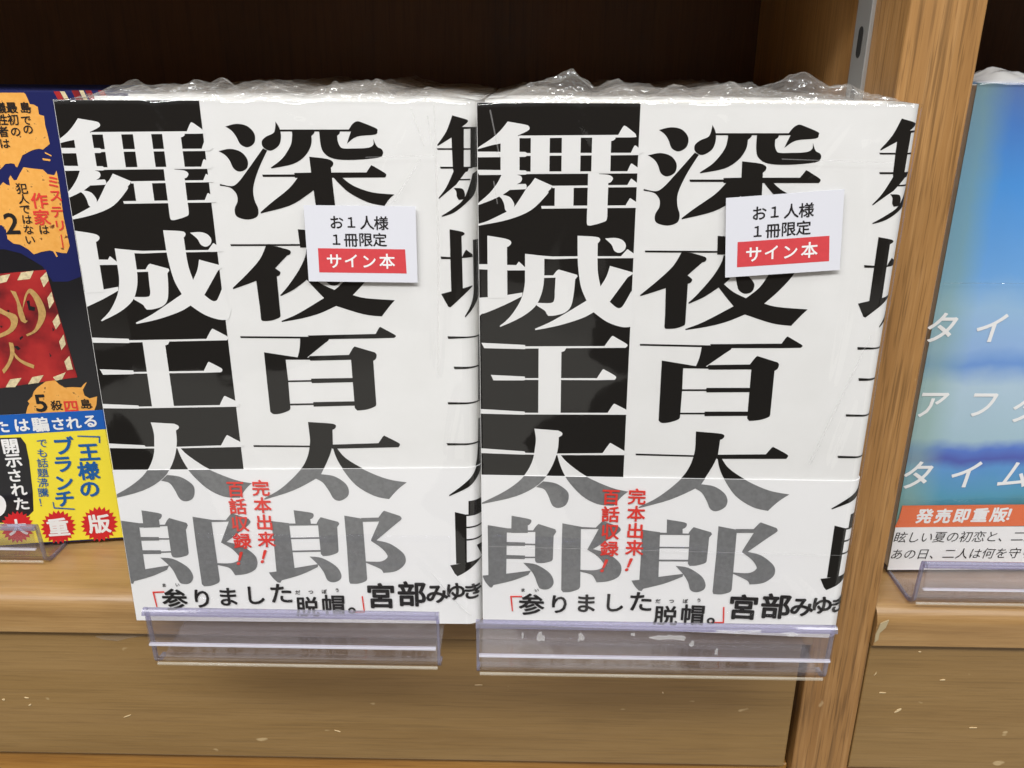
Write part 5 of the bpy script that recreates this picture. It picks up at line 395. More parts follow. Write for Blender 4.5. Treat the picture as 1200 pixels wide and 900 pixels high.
def crumple(sh, amp, seed, front=True, tents=(), nu=170, nt=26):
    """shrink film: loosely wavy sheet over the front, gathered and creased along the top edge"""
    vs, fs = [], []
    off0 = 0.0012
    def ridge(x, y, z, s): return 1-abs(noise.noise(Vector((x*s+seed*3.1, y*s, z*s+seed))))*2.2
    rows = []
    nv = 110
    for j in range(nv+1):                       # front sheet
        v = sh.H*(0.0+1.0*j/nv); row = []
        for i in range(nu+1):
            u = -0.0006+(sh.W+0.0006)*i/nu
            o = off0+0.00022*noise.noise(Vector((u*22+seed, v*14, seed)))+0.00010*noise.noise(Vector((u*70, v*50, seed+9)))
            t = max(0.0, 1-(sh.H-v)/0.012)
            o += 0.00022*t*noise.noise(Vector((u*110, v*60, seed+3)))
            for (ua, va, ub, vb, hh) in CREASES:
                ux, vx = ub-ua, vb-va; q = max(0, min(1, ((u-ua)*ux+(v-va)*vx)/(ux*ux+vx*vx)))
                dd = math.hypot(u-ua-q*ux, v-va-q*vx)
                if dd < 0.004: o += 1.8*hh*math.exp(-(dd/0.0011)**2)*math.sin(math.pi*min(1, max(0, 0.05+q*0.9)))
            p = sh.P(max(u, 0), v, o)
            if u < 0: p = (u, 0.0006, v)
            row.append(p)
        rows.append(row)
    if not front: rows = rows[-1:]
    for j in range(1, nt+1):                    # gathered top
        t = j/nt; row = []
        env = math.sin(math.pi*min(1.0, t*1.05))**0.7
        for i in range(nu+1):
            u = -0.0006+(sh.W+0.0006)*i/nu
            y = -off0+t*(sh.T+off0)
            e = min(1.0, i/12.0, (nu-i)/12.0)
            big = 0.5+0.5*noise.noise(Vector((u*28+seed*1.7, t*1.2, seed+5)))
            tent = 0.0
            for (uc, hh, wd, sk) in tents:
                q = (u-uc)/wd; q = q*1.5 if q*sk > 0 else q*0.75
                tent = max(tent, hh*max(0.0, 1-abs(q))**1.25*(1-0.35*abs(t-0.4)/0.6))
            k = 0.6*max(0, ridge(u, y*2.0, 0, 60))+0.4*max(0, ridge(u, y*1.4, 3, 140))
            h = env*e*(tent+amp*k*(0.35+0.9*big))
            yy = y+0.0016*noise.noise(Vector((u*120, t*5, seed+11)))*env
            if u > sh.u0: yy = max(yy, sh.R-math.sqrt(max(0, sh.R**2-(min(u, sh.W)-sh.u0)**2))-off0)
            row.append((u, yy, sh.H+0.0002+h+0.0004*noise.noise(Vector((u*200, t*9, seed)))*e))
        rows.append(row)
    n = nu+1
    for r in rows: vs += r
    for j in range(len(rows)-1):
        for i in range(nu): fs.append((j*n+i, j*n+i+1, (j+1)*n+i+1, (j+1)*n+i))
    return vs, fs, (nv if front else 0)*nu
def plastic(sh, amp, seed, parent, front=True, tents=(), top=None):
    vs, fs, nf = crumple(sh, amp, seed, front, tents)
    o = mesh('plastic_wrap', vs, fs, M_FILM, parent, True)
    o.data.materials.append(top or M_CRUMPLE)
    for i, p in enumerate(o.data.polygons): p.material_index = 0 if i < nf else 1
    return o

SH = Sheet(0.130, 0.188)
SHL = Sheet(0.1312, 0.188, 0.0056)
SHR = Sheet(0.1312, 0.188, 0.0038)
def front_book(sh, label, loc, rot, dx, panel, stick, amp, seed, tents, seams):
    b = thing('paperback_book', label, 'book', None, loc, rot)
    cv = wrap_sheet('cover', sh, 0.0, sh.H, 0.0, -0.00035, M_PAPER, b)
    page_block(sh, M_PAGES, b)
    prints('black_panel', [[(0.1, 40), (panel[1], 40), (panel[1], band_v(49)), (panel[0], 187.95), (0.1, 187.95)]], sh, 5e-5, M_INK, cv, 0, 'above')
    prints('author_lettering', DATA['white_print'], sh, 1.2e-4, M_WHITEPRINT, cv, dx, 'above')
    prints('title_lettering', DATA['title_print'], sh, 5e-5, M_INK, cv, dx, 'above')
    # paper band round the lower third
    bd = wrap_sheet('paper_band', sh, 0.0003, lambda x: band_v(x/MM)*MM, 0.00042, 0.0001, M_BAND, b)
    prints('band_author_lettering', DATA['author_grey'], sh, 4.8e-4, M_GREY, bd, dx, 'below')
    prints('band_title_lettering', DATA['title_grey'], sh, 4.8e-4, M_GREY, bd, dx, 'below')
    prints('spine_lettering', DATA['spine_print'], sh, 5e-5, M_INK, cv, dx, 'above')
    prints('band_spine_lettering', DATA['spine_print'], sh, 4.8e-4, M_INK, bd, dx, 'below')
    text('red_text', [q for q in DATA['red_text'] if q[0] != '！'], sh, 7.4e-4, M_RED, bd, dx, 0.022)
    for q in DATA['red_text']:
        if q[0] == '！': text('exclamation_mark', [q], sh, 7.4e-4, M_RED, bd, dx, 0.03, None, 0.32)
    text('quotation_text', DATA['quote_text'], sh, 7.4e-4, M_TEXTBLACK, bd, dx, 0.02)
    text('reviewer_name', DATA['name_text'], sh, 7.8e-4, M_TEXTBLACK, bd, dx, 0.030)
    for q in DATA['quote_marks']: prints('quotation_mark', [q], sh, 7.4e-4, M_RED, bd, dx)
    # sticker
    q = [Vector(c) for c in stick]; o0 = q[0]
    w_, h_ = DATA['stickWH']
    ex = ((q[1]-q[0])+(q[2]-q[3]))/2/w_; ey = ((q[0]-q[3])+(q[1]-q[2]))/2/h_
    fr = lambda x, y: tuple(o0+ex*x+ey*y)
    so = 0.0014
    st = quad_plate('sticker', [fr(0, 0), fr(w_, 0), fr(w_, -h_), fr(0, -h_)], sh, so, 0.00012, M_LABEL, b)
    quad_plate('red_panel', [fr(x, y) for x, y in DATA['stick_red']], sh, so+0.00014, 0.00002, M_LABELRED, st)
    text('sticker_text', DATA['stick_text'][:8], sh, so+0.00018, M_TEXTBLACK, st, 0, 0.016, fr)
    text('sticker_red_text', DATA['stick_text'][8:], sh, so+0.0002, M_TEXTWHITE, st, 0, 0.018, fr)
    pw_ = plastic(sh, amp, seed, b, True, tents)
    for sm in seams: prints('film_seam', [sm], sh, 1.75e-3, M_SEAM, pw_)
    return b
RAD = math.radians
LEFT = front_book(SHL, 'left black and white paperback beside the navy and orange book, sticker set level',
    (-0.0018, 0.001, -0.0010), (RAD(-1.25), RAD(-0.17), RAD(0.25)), -2.6, (45.2, 46.8), DATA['stickL'], 0.0030, 1, [(0.022, 0.0030, 0.012, 1), (0.041, 0.0048, 0.012, -1), (0.050, 0.0052, 0.010, 1), (0.066, 0.0030, 0.016, 1), (0.086, 0.0042, 0.014, -1), (0.099, 0.0046, 0.010, 1), (0.115, 0.0020, 0.012, 1)],
    [[(117.6, 187), (118.0, 187), (118.6, 150), (117.2, 100), (116.9, 100), (117.9, 150)], [(96, 171.4), (117.6, 172.0), (117.6, 172.3), (96, 171.6)], [(104, 158), (113, 171), (113.3, 170.9), (104.4, 157.8)], [(110.5, 186), (114.2, 175), (114.6, 175.1), (111, 186)], [(115.5, 184), (117.0, 174), (117.2, 174), (115.9, 184)], [(112, 24), (121, 12), (127, 5), (127, 4.4), (120.6, 11.6)]])
RIGHT = front_book(SHR, 'black and white paperback with a tilted sticker, beside the oak upright',
    (0.1298, 0.0022, -0.0006), (RAD(0.4), RAD(-0.34), RAD(-2.96)), 0.0, (49.2, 49.95), DATA['stickR'], 0.0030, 4, [(0.016, 0.0030, 0.012, -1), (0.029, 0.0078, 0.016, 1), (0.043, 0.0050, 0.014, 1), (0.060, 0.0032, 0.012, -1), (0.078, 0.0038, 0.016, 1), (0.099, 0.0070, 0.018, 1), (0.112, 0.0034, 0.012, 1)],
    [[(92, 172.2), (124, 171.4), (124, 171.6), (92, 172.5)], [(112, 72), (126, 118), (126.2, 117.6), (113, 71.4)], [(4, 186), (7, 172), (7.3, 172), (4.5, 186)], [(2, 34.6), (128, 36.3), (128, 36.5), (2, 34.8)], [(5, 165), (6.2, 158), (6.5, 158), (5.4, 165)]])

# copies standing behind each front book: only their top edges show
def back_book(name):
    b = thing(name, 'x', 'book')
    wrap_sheet('cover', SH, 0.0, SH.H, 0.0, -0.00035, M_PAPER, b)
    page_block(SH, M_PAGES, b)
    plastic(SH, 0.0022, 13, b, False, [(0.02, 0.003, 0.02, 1), (0.052, 0.0042, 0.02, -1), (0.09, 0.004, 0.022, 1)])
    return b
def dup(root, loc, rot, label, group):
    r = root.copy(); COL.objects.link(r); r.location = loc; r.rotation_euler = rot
    r['label'] = label; r['group'] = group
    for ch in list(root.children):
        c = ch.copy(); COL.objects.link(c); c.parent = r
    return r
proto = back_book('paperback_book')
rows = [('top edge of a white paperback under film, behind the left black and white book', 'copies behind the left front book', -0.0012, 0.0300, 0.0),
        ('top edge of a white paperback under film, behind the right black and white book', 'copies behind the right front book', 0.1300, 0.0330, 0.0)]
first = True
for lab, grp, x, y, dz in rows:
    for k in range(6):
        yy = y+k*0.0278; xx = x+random.uniform(-0.0006, 0.0004)
        yaw = RAD(random.uniform(-0.25, 0.25)); zz = -0.0010+random.uniform(0, 0.0006)
        if first:
            o = proto; o.location = (xx, yy, zz); o.rotation_euler = (0, 0, yaw); o['label'] = lab; o['group'] = grp; first = False
        else:
            dup(proto, (xx, yy, zz), (0, 0, yaw), lab, grp)

# ------------------------------------------------------------ orange and navy book on the left
SO = Sheet(0.128, 0.1885, 0.004, 0.022)
op = DATA['orange_pose']
M_NAVY = mat('navy_cover', srgb(26, 32, 88), 0.4, 0.4, 0.0)
M_BLACKC = mat('black_cover', (0.008, 0.008, 0.011), 0.3, 0.5, 0.3)
M_ORANGE = mat('orange_ink', srgb(236, 170, 82), 0.42)
n_ = N(M_ORANGE, 'ShaderNodeTexNoise', Scale=1.0, Detail=4.0); L(M_ORANGE, mapped(M_ORANGE, (420, 420, 420)), n_.inputs['Vector'])
L(M_ORANGE, ramp(M_ORANGE, n_.outputs[0], ((0.30, srgb(110, 62, 30)), (0.36, srgb(240, 176, 88)), (0.7, srgb(232, 164, 74)))), bsdf(M_ORANGE).inputs['Base Color'])
M_PLAQ = mat('plaque_red', srgb(150, 34, 36), 0.4)
n_ = N(M_PLAQ, 'ShaderNodeTexNoise', Scale=1.0, Detail=5.0); L(M_PLAQ, mapped(M_PLAQ, (70, 70, 70)), n_.inputs['Vector'])
L(M_PLAQ, ramp(M_PLAQ, n_.outputs[0], ((0.34, srgb(96, 20, 26)), (0.55, srgb(168, 38, 40)), (0.75, srgb(190, 52, 48)))), bsdf(M_PLAQ).inputs['Base Color'])
M_CREAM = speck('plaque_cream', srgb(216, 200, 160), 0.25)
M_GOLD = speck('plaque_gold', srgb(190, 152, 92), 0.15)
M_OBLUE = mat('band_blue', srgb(20, 92, 180), 0.4)
M_OYELLOW = mat('band_yellow', srgb(244, 226, 62), 0.4)
M_TEXTBLUE = mat('text_blue', srgb(24, 92, 160), 0.4)
M_BURST = mat('burst_red', srgb(206, 34, 42), 0.4)
def plain_book(name, label, sh, loc, yaw, m):
    b = thing(name, label, 'book', None, loc, (0, 0, yaw))
    cv = wrap_sheet('cover', sh, 0.0, sh.H, 0.0, -0.00035, m, b)
    page_block(sh, M_PAGES, b)
    return b, cv
OB, OC = plain_book('paperback_book', 'navy and orange paperback with a red plaque and yellow paper band', SO, tuple(op[:3]), RAD(op[3]), M_NAVY)
pr = lambda n, k, off, m, par, **kw: prints(n, DATA[k] if isinstance(k, str) else k, SO, off, m, par, **kw)
pr('black_ground_and_reflection', 'o_black', 4e-5, M_BLACKC, OC)  # printed black, widened rightwards to paint the film's dark reflection
for k, q in enumerate(DATA['o_orange']): pr('orange_patch', [q], (1.0+0.12*k)*1e-4, M_ORANGE, OC)
pr('orange_scratches', 'o_slash', 1.0e-4, M_ORANGE, OC)
pr('pale_stripes', 'o_stripes_pale', 1.0e-4, M_CREAM, OC)
pr('red_stripes', 'o_stripes', 1.0e-4, M_PLAQ, OC)
pq = pr('red_plaque', 'o_plaque', 1.6e-4, M_PLAQ, OB)
pr('plaque_border', 'o_cream', 2.2e-4, M_CREAM, pq)
pr('plaque_wear', 'o_dark_specks', 2.2e-4, M_BLACKC, pq)
pr('plaque_lettering', 'o_gold', 2.8e-4, M_GOLD, pq)
for lo_, hi_ in ((168, 200), (120, 168), (40, 120)):
    text('black_text', [q for q in DATA['o_text_black'] if lo_ <= q[2] < hi_], SO, 2.6e-4, M_TEXTBLACK, OC, 0, 0.018)
for lo_, hi_ in ((120, 168), (40, 120)):
    text('red_text', [q for q in DATA['o_text_red'] if lo_ <= q[2] < hi_], SO, 2.6e-4, M_RED, OC, 0, 0.022)
ob = pr('paper_band', 'o_obi', 3.6e-4, M_OYELLOW, OB)
pr('blue_strip', 'o_blue', 4.2e-4, M_OBLUE, ob)
pr('black_patch', 'o_blob', 4.2e-4, M_BLACKC, ob)
pr('white_disc', 'o_disc', 4.8e-4, M_TEXTWHITE, ob)
for q in DATA['o_burst']: pr('red_starburst', [q], 4.8e-4, M_BURST, ob)
text('white_text', DATA['o_text_white'], SO, 5.6e-4, M_TEXTWHITE, ob, 0, 0.03)
text('blue_text', DATA['o_text_blue'], SO, 5.6e-4, M_TEXTBLUE, ob, 0, 0.03)
text('small_blue_text', DATA['o_text_small'], SO, 5.6e-4, M_TEXTBLUE, ob, 0, 0.008)
for q in DATA['o_marks']: pr('quotation_mark', [q], 5.6e-4, M_TEXTBLUE, ob)
ax = Vector((-math.sin(RAD(op[3])), math.cos(RAD(op[3])), 0))
for k in range(3):
    lab = 'paperback top edge behind the navy and orange book'
    p_ = Vector(op[:3])+ax*(0.0235*(k+1))+Vector((-0.004*(k+1), 0, 0.0004*k))
    b_, c_ = plain_book('paperback_book', lab, SO, tuple(p_), RAD(op[3]), M_NAVY)
    b_['group'] = 'copies behind the navy and orange book'

# ------------------------------------------------------------ blue watercolour book on the right
SB = Sheet(0.128, 0.1948, 0.004, 0.024)
def sky_cover():
    m = mat('watercolour_cover', (0.2, 0.35, 0.6), 0.38, 0.5, 0.25)
    t = N(m, 'ShaderNodeTexCoord')
    n = N(m, 'ShaderNodeTexNoise', Scale=1.0, Detail=4.0, Roughness=0.55); L(m, mapped(m, (26, 26, 34)), n.inputs['Vector'])
    sp = N(m, 'ShaderNodeSeparateXYZ'); L(m, t.outputs['Object'], sp.inputs[0])
    ad = N(m, 'ShaderNodeMath'); ad.operation = 'MULTIPLY_ADD'; ad.inputs[1].default_value = 0.016
    L(m, n.outputs[0], ad.inputs[0]); L(m, sp.outputs[2], ad.inputs[2])
    mr = N(m, 'ShaderNodeMapRange'); mr.inputs[1].default_value = 0.008; mr.inputs[2].default_value = 0.2035
    L(m, ad.outputs[0], mr.inputs[0])
    f = lambda v: v/195.5
    c = ramp(m, mr.outputs[0], ((f(30), srgb(72, 130, 140)), (f(36), srgb(66, 148, 180)), (f(46), srgb(80, 146, 205)), (f(51), srgb(66, 84, 172)),
        (f(56), srgb(76, 116, 200)), (f(61), srgb(162, 192, 206)), (f(84), srgb(172, 198, 216)), (f(92), srgb(98, 146, 212)), (f(99), srgb(142, 178, 222)),
        (f(114), srgb(150, 188, 222)), (f(126), srgb(110, 168, 226)), (f(160), srgb(78, 150, 222)), (f(180), srgb(76, 128, 200)), (f(195), srgb(96, 118, 165))))
    n2 = N(m, 'ShaderNodeMath'); n2.operation = 'MULTIPLY_ADD'; n2.inputs[1].default_value = -0.014
    L(m, n.outputs[0], n2.inputs[0]); L(m, sp.outputs[0], n2.inputs[2])
    m2 = N(m, 'ShaderNodeMapRange'); m2.inputs[1].default_value = -0.002; m2.inputs[2].default_value = 0.009
    m2.inputs[3].default_value = 0.6; m2.inputs[4].default_value = 0.0
    L(m, n2.outputs[0], m2.inputs[0])
    c = mixc(m, m2.outputs[0], c, srgb(134, 170, 156))
    L(m, c, bsdf(m).inputs['Base Color'])
    return m
M_SKY = sky_cover()
bp = DATA['blue_pose']
BB, BC = plain_book('paperback_book', 'blue watercolour paperback with white lettering, right of the oak upright', SB, tuple(bp[:3]), RAD(bp[3]), M_SKY)
for lo_, hi_ in ((95, 200), (65, 95), (0, 65)):
    text('title_lettering', [q for q in DATA['b_text'] if lo_ <= q[2] < hi_], SB, 2e-4, M_TEXTWHITE, BC, 0, 0.012, None, 0.12)
M_BORANGE = mat('band_orange', srgb(226, 112, 66), 0.45)
bb = wrap_sheet('paper_band', SB, 0.0003, 0.0209, 0.00040, 0.0001, M_BAND, BB)
prints('orange_strip', DATA['b_orange'], SB, 4.4e-4, M_BORANGE, bb, umin=-5)
text('orange_strip_text', DATA['b_text_white'], SB, 5.2e-4, M_TEXTWHITE, bb, 0, 0.035, None, 0.1)
text('band_text', DATA['b_text_black'], SB, 5.2e-4, M_TEXTBLACK, bb, 0, -0.004, None, 0.15)
plastic(SB, 0.0014, 21, BB, True, [(0.010, 0.0042, 0.05, 1), (0.05, 0.0044, 0.05, -1), (0.10, 0.004, 0.05, 1)], M_WHITEFILM)
lv = DATA['b_film_line'][0]
prints('film_seam', [[(0, lv), (127, lv), (127, lv+0.45), (0, lv+0.45)]], SB, 1.7e-3, M_CRUMPLE, BB, umin=-1)
for k in range(4):
    b_, c_ = plain_book('paperback_book', 'blue paperback top edge behind the watercolour book', SB, (bp[0]+0.0006*k, bp[1]+0.026*(k+1), bp[2]), RAD(bp[3]), M_SKY)
    b_['group'] = 'copies behind the blue book'

# ------------------------------------------------------------ clear plastic shelf stops with a label pocket
def shelf_stop(label, x0, x1, y, zb, ztop, depth, lean=0.0015, edge=True):
    """bent from one strip: base under the books, upright front, folded forward at the top into a label flap"""
    o = thing('clear_shelf_stop', label, 'shelf stop', None, ((x0+x1)/2, y, zb))
    a, b = x0-(x0+x1)/2, x1-(x0+x1)/2
    t = 0.0013; h = ztop-zb
    def strip(name, line, m, th, parent, xa=a, xb=b):
        n = len(line); lo, hi = [], []
        for i, (yy, zz) in enumerate(line):
            p0 = Vector(line[max(0, i-1)]); p1 = Vector(line[min(n-1, i+1)]); d = (p1-p0).normalized()
            nrm = Vector((-d.y, d.x))*th/2
            lo.append((yy-nrm.x, zz-nrm.y)); hi.append((yy+nrm.x, zz+nrm.y))
        return extrude_profile(name, lo+hi[::-1], xa, xb, m, parent, False)
    base = strip('base_plate', [(depth, t/2), (0.006, t/2)], M_ACRYL, t, o)
    r = 0.0055
    bend = [(0.006-0.006*math.sin(k*math.pi/16)-lean*0.2*k/8, t/2+0.0035-0.0035*math.cos(k*math.pi/16)) for k in range(9)]
    fr = strip('front_plate', bend+[(-lean*0.6, h*0.6), (-lean, h-0.0020)], M_ACRYL, t, o)
    fold = [(-lean-0.0012+0.0012*math.cos(k*math.pi/8), h-0.0020+0.0014*math.sin(k*math.pi/8)) for k in range(9)]
    strip('top_fold', fold, M_ACRYLEDGE, t, o)
    strip('label_flap', [(-lean-0.0024, h-0.0021), (-lean-0.0026, h*0.75), (-lean-0.0028, h*0.50)], M_ACRYL, t*0.9, o)
    # tinted cut ends; pale rims paint the light caught by lower lips
    ed = strip('flap_rim', [(-lean-0.0028, h*0.495), (-lean-0.0028, h*0.47)], M_RIM, t*0.95, o)
    lo_ = strip('bottom_rim', [(-0.0010, t*1.2), (-0.0012, t*1.75)], M_RIMW, t*0.6, o)
    for s_ in (a, b):
        e = 0.0011
        xa, xb = (s_-e, s_-0.00005) if s_ < 0 else (s_+0.00005, s_+e)
        strip('cut_edge', bend+[(-lean*0.6, h*0.6), (-lean, h-0.0020)]+fold, M_ACRYLEDGE, t*1.05, o, xa, xb)
        if edge: strip('base_edge', [(depth, t/2), (0.006, t/2)], M_ACRYLEDGE, t*1.05, o, xa, xb)
    return o
M_RIM = acrylic('acrylic_rim_glint', (0.95, 0.95, 1, 1), 0.55)
M_RIMW = acrylic('acrylic_warm_glint', (0.95, 0.93, 0.88, 1), 0.24)
for m_, c_ in ((M_RIM, (0.86, 0.86, 0.93, 1)), (M_RIMW, (0.85, 0.80, 0.68, 1))):
    for n in m_.node_tree.nodes:
        if n.type == 'BSDF_DIFFUSE': n.inputs[0].default_value = c_
shelf_stop('clear plastic shelf stop holding up the left black and white book', 0.0160, 0.1150, -0.0225, -0.0029, 0.0232, 0.11, edge=False)
STOP_R = shelf_stop('wide clear plastic shelf stop, scratched, holding up the right black and white book', 0.1300, 0.2492, -0.0250, -0.0029, 0.0222, 0.11, edge=False)
shelf_stop('clear plastic shelf stop under the navy and orange book', -0.1600, -0.0588, 0.0415, -0.0029, 0.0178, 0.10)
shelf_stop('clear plastic shelf stop under the blue book', 0.3010, 0.4000, 0.0212, -0.0029, 0.0192, 0.10)

# ------------------------------------------------------------ bookshelf
BS = thing('bookshelf', 'oak bookshelf with a dark recess, rounded shelf edge and drawer fronts', 'bookshelf', None, (0, 0, -0.3))
def at(o): o.location.z += 0.3; return o
UX0, UX1, UY = 0.2622, 0.2862, 0.0205
up_ = at(box('upright', (UX0, UY, -0.30), (UX1, 0.215, 0.45), M_OAK, BS, 0.0010, 3))
def board(x0, x1):
    yf, r, top, bot = 0.0185, 0.0075, -0.003, -0.0212
    prof = [(0.21, top)]+[(yf+r-r*math.sin(k*math.pi/20), top-r+r*math.cos(k*math.pi/20)) for k in range(11)]+[(yf, bot+0.001), (yf+0.001, bot), (0.21, bot)]
    o = at(extrude_profile('shelf_board', prof, x0, x1, M_BOARD, BS, True)); o.data.set_sharp_from_angle(angle=RAD(35)); return o
DW = []
for x0, x1 in ((-0.45, UX0-0.0003), (UX1+0.0003, 0.60)):
    board(x0, x1)
    gap = 0.0026 if x0 < 0 else 0.0004
    DW.append(at(box('drawer_front', (x0+0.0004, 0.0215, -0.0862), (x1-gap, 0.19, -0.0221), M_DRAWER, BS, 0.0006, 2)))
    at(box('lower_rail', (x0, 0.0245, -0.30), (x1, 0.06, -0.0876), M_RAIL, BS, 0.0006, 1))
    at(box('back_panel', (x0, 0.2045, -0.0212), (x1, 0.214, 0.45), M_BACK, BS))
    at(box('unseen_upper_board', (x0, 0.024, 0.262), (x1, 0.2045, 0.282), M_BOARD, BS, 0.001, 2))  # unseen board overhead, put in to keep the recess dark
stp = at(box('slotted_strip', (UX0-0.0014, 0.0485, 0.02), (UX0+0.0002, 0.0622, 0.2615), M_METAL, BS, 0.0003, 2))
for k in range(11):
    z = 0.0305+k*0.0203-0.0065
    bm = bmesh.new()
    vs = [bm.verts.new((UX0-0.00155, 0.0553+0.0022*math.cos(a), z+(0.0030 if math.sin(a) > 0 else -0.0030)+0.0022*math.sin(a))) for a in [j*math.pi/8 for j in range(16)]]
    f = bm.faces.new(vs[::-1]); g = bmesh.ops.extrude_face_region(bm, geom=[f])
    for v in g['geom']:
        if isinstance(v, bmesh.types.BMVert): v.co.x += 0.0002
    bmesh.ops.recalc_face_normals(bm, faces=bm.faces[:])
    s = frombm('slot', bm, M_SLOT, stp)  # thin black plate: shade of the open slot as colour
# old tape and adhesive residue on the wood
M_TAPE = film_mat('tape_residue', 0.35, 1.0, 0.06, 0.4)
M_GLUE = film_mat('glue_residue', 0.5, 0.6, 0.20, 0.5, 900)
M_CHIP = mat('pale_tape', srgb(176, 160, 126), 0.6)
def blotch(name, pts, y, m, parent):
    vs = [(x, y, z) for x, z in pts]+[(x, y+0.0006, z) for x, z in pts]; n = len(pts)
    fs = [tuple(range(n)), tuple(range(2*n-1, n-1, -1))]+[(i, n+i, n+(i+1) % n, (i+1) % n) for i in range(n)]
    return at(mesh(name, vs, fs, m, BS))
M_CHIPW = mat('bare_wood', srgb(214, 190, 148), 0.6)
blotch('tape_residue',[(-0.0311,-0.0240),(-0.0210,-0.0226),(-0.0095,-0.0215),(-0.0090,-0.0228),(-0.0177,-0.0246),(-0.0222,-0.0260),(-0.0285,-0.0253)],0.0211,M_TAPE,DW[0])
blotch('pale_tape',[(0.2877,-0.0095),(0.2908,-0.0078),(0.2900,-0.0114),(0.2880,-0.0139),(0.2879,-0.0172),(0.2867,-0.0185),(0.2865,-0.0148)],0.0181,M_CHIP,DW[1])
blotch('wood_chip',[(-0.0647,-0.0596),(-0.0647,-0.0598),(-0.0652,-0.0601),(-0.0657,-0.0602),(-0.0659,-0.0600),(-0.0655,-0.0597),(-0.0652,-0.0596),(-0.0647,-0.0592)],0.0212,M_CHIPW,None)
blotch('wood_chip',[(-0.0225,-0.0642),(-0.0229,-0.0645),(-0.0237,-0.0650),(-0.0249,-0.0654),(-0.0259,-0.0657),(-0.0249,-0.0651),(-0.0238,-0.0646),(-0.0230,-0.0643)],0.0212,M_CHIPW,None)
blotch('wood_chip',[(-0.0756,-0.0574),(-0.0758,-0.0577),(-0.0763,-0.0577),(-0.0766,-0.0575),(-0.0767,-0.0571),(-0.0763,-0.0571),(-0.0760,-0.0568),(-0.0757,-0.0571)],0.0212,M_CHIPW,None)
blotch('wood_chip',[(-0.0653,-0.0563),(-0.0657,-0.0563),(-0.0661,-0.0564),(-0.0666,-0.0561),(-0.0670,-0.0559),(-0.0668,-0.0558),(-0.0659,-0.0560),(-0.0651,-0.0562)],0.0212,M_CHIPW,None)
blotch('wood_chip',[(0.0672,-0.0714),(0.0671,-0.0716),(0.0661,-0.0712),(0.0650,-0.0708),(0.0646,-0.0705),(0.0656,-0.0708),(0.0662,-0.0709),(0.0668,-0.0712)],0.0212,M_CHIPW,None)
blotch('wood_chip',[(0.1285,-0.0454),(0.1275,-0.0455),(0.1266,-0.0456),(0.1258,-0.0456),(0.1252,-0.0455),(0.1257,-0.0454),(0.1266,-0.0453),(0.1276,-0.0453)],0.0212,M_CHIPW,None)
blotch('wood_chip',[(0.2045,-0.0479),(0.2044,-0.0481),(0.2041,-0.0481),(0.2038,-0.0479),(0.2038,-0.0476),(0.2040,-0.0474),(0.2043,-0.0475),(0.2043,-0.0478)],0.0212,M_CHIPW,None)
blotch('wood_chip',[(0.3046,-0.0539),(0.3045,-0.0545),(0.3035,-0.0554),(0.3025,-0.0559),(0.3019,-0.0560),(0.3025,-0.0553),(0.3029,-0.0546),(0.3038,-0.0541)],0.0212,M_CHIPW,None)
blotch('wood_chip',[(0.2969,-0.0459),(0.2963,-0.0460),(0.2957,-0.0461),(0.2941,-0.0460),(0.2947,-0.0458),(0.2942,-0.0457),(0.2957,-0.0457),(0.2964,-0.0458)],0.0212,M_CHIPW,None)
blotch('wood_chip',[(0.3201,-0.0387),(0.3202,-0.0389),(0.3192,-0.0391),(0.3187,-0.0390),(0.3179,-0.0390),(0.3187,-0.0388),(0.3191,-0.0386),(0.3198,-0.0386)],0.0212,M_CHIPW,None)
blotch('wood_chip',[(0.3380,-0.0632),(0.3376,-0.0634),(0.3362,-0.0634),(0.3348,-0.0635),(0.3350,-0.0633),(0.3356,-0.0632),(0.3362,-0.0631),(0.3367,-0.0632)],0.0212,M_CHIPW,None)
blotch('wood_chip',[(0.2913,-0.0357),(0.2914,-0.0359),(0.2911,-0.0365),(0.2908,-0.0369),(0.2908,-0.0370),(0.2905,-0.0372),(0.2909,-0.0363),(0.2914,-0.0354)],0.0212,M_CHIPW,None)
blotch('wood_chip',[(0.3079,-0.0250),(0.3076,-0.0252),(0.3073,-0.0253),(0.3070,-0.0252),(0.3067,-0.0250),(0.3069,-0.0249),(0.3072,-0.0248),(0.3076,-0.0248)],0.0212,M_CHIPW,None)
g_ = blotch('glue_residue',[(0.1522,0.0177),(0.1522,0.0161),(0.1511,0.0166),(0.1503,0.0159),(0.1494,0.0168),(0.1497,0.0184),(0.1502,0.0194),(0.1511,0.0197),(0.1513,0.0182)],-0.0304,M_GLUE,None); g_.parent = STOP_R; g_.location = -STOP_R.location
g_ = blotch('glue_residue',[(0.1656,0.0176),(0.1650,0.0166),(0.1642,0.0170),(0.1634,0.0159),(0.1635,0.0173),(0.1637,0.0178),(0.1635,0.0189),(0.1643,0.0196),(0.1650,0.0186)],-0.0304,M_GLUE,None); g_.parent = STOP_R; g_.location = -STOP_R.location
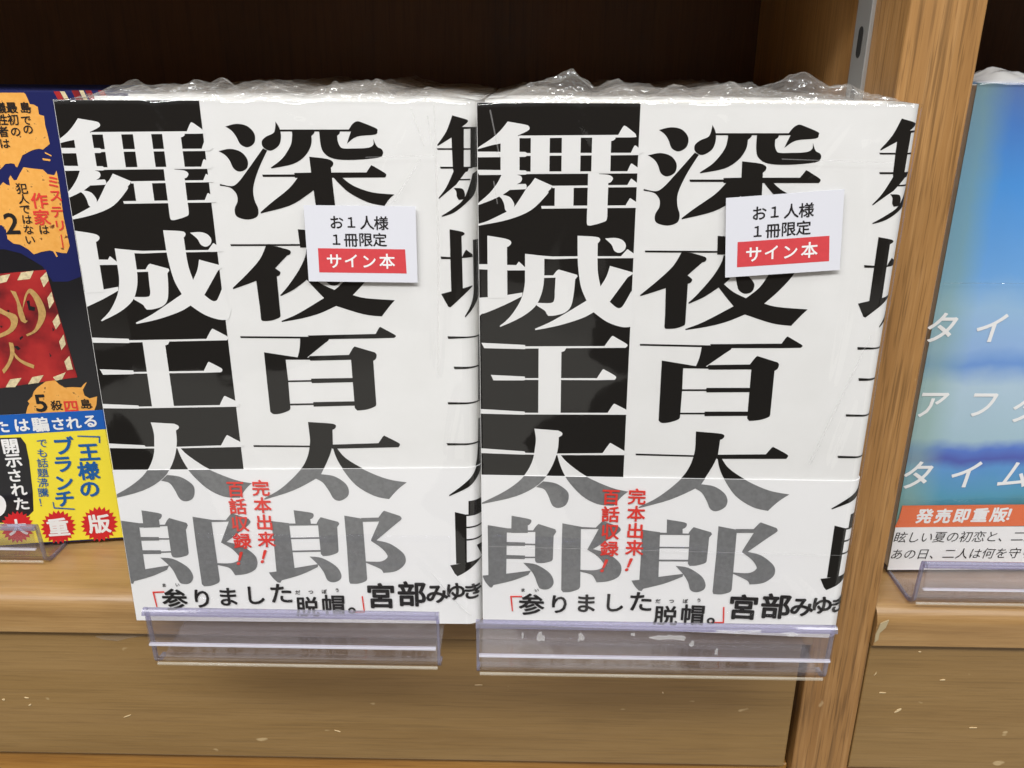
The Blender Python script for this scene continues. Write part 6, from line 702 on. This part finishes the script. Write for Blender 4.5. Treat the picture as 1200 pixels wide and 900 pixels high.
g_ = blotch('glue_residue',[(0.1995,0.0183),(0.1992,0.0179),(0.1991,0.0173),(0.1950,0.0178),(0.1942,0.0178),(0.1934,0.0178),(0.1904,0.0174),(0.1892,0.0177),(0.1872,0.0181),(0.1891,0.0185),(0.1903,0.0189),(0.1930,0.0187),(0.1941,0.0193),(0.1952,0.0188),(0.1979,0.0190),(0.1991,0.0187)],-0.0304,M_GLUE,None); g_.parent = STOP_R; g_.location = -STOP_R.location
g_ = blotch('glue_residue',[(0.1451,0.0183),(0.1449,0.0173),(0.1445,0.0167),(0.1444,0.0181),(0.1444,0.0185),(0.1445,0.0189),(0.1449,0.0192)],-0.0304,M_GLUE,None); g_.parent = STOP_R; g_.location = -STOP_R.location
g_ = blotch('glue_residue',[(0.2212,0.0211),(0.2242,0.0210),(0.2203,0.0209),(0.2209,0.0206),(0.2178,0.0207),(0.2154,0.0202),(0.2155,0.0208),(0.2147,0.0208),(0.2098,0.0207),(0.2093,0.0209),(0.2130,0.0211),(0.2094,0.0214),(0.2148,0.0213),(0.2164,0.0213),(0.2183,0.0217),(0.2191,0.0214),(0.2244,0.0217),(0.2242,0.0214)],-0.0304,M_GLUE,None); g_.parent = STOP_R; g_.location = -STOP_R.location
g_ = blotch('glue_residue',[(0.2024,0.0156),(0.2021,0.0152),(0.2018,0.0150),(0.2014,0.0150),(0.2008,0.0156),(0.2013,0.0162),(0.2017,0.0171),(0.2024,0.0167)],-0.0304,M_GLUE,None); g_.parent = STOP_R; g_.location = -STOP_R.location
g_ = blotch('glue_residue',[(0.2106,0.0127),(0.2108,0.0117),(0.2104,0.0120),(0.2098,0.0119),(0.2098,0.0132),(0.2101,0.0139),(0.2107,0.0139)],-0.0304,M_GLUE,None); g_.parent = STOP_R; g_.location = -STOP_R.location
g_ = blotch('glue_residue',[(0.1824,0.0193),(0.1823,0.0189),(0.1817,0.0189),(0.1811,0.0191),(0.1810,0.0196),(0.1817,0.0195),(0.1823,0.0198)],-0.0304,M_GLUE,None); g_.parent = STOP_R; g_.location = -STOP_R.location
g_ = blotch('glue_residue',[(0.2371,0.0204),(0.2369,0.0202),(0.2359,0.0202),(0.2353,0.0196),(0.2332,0.0197),(0.2337,0.0202),(0.2340,0.0204),(0.2315,0.0207),(0.2335,0.0209),(0.2352,0.0210),(0.2361,0.0207),(0.2364,0.0205)],-0.0304,M_GLUE,None); g_.parent = STOP_R; g_.location = -STOP_R.location
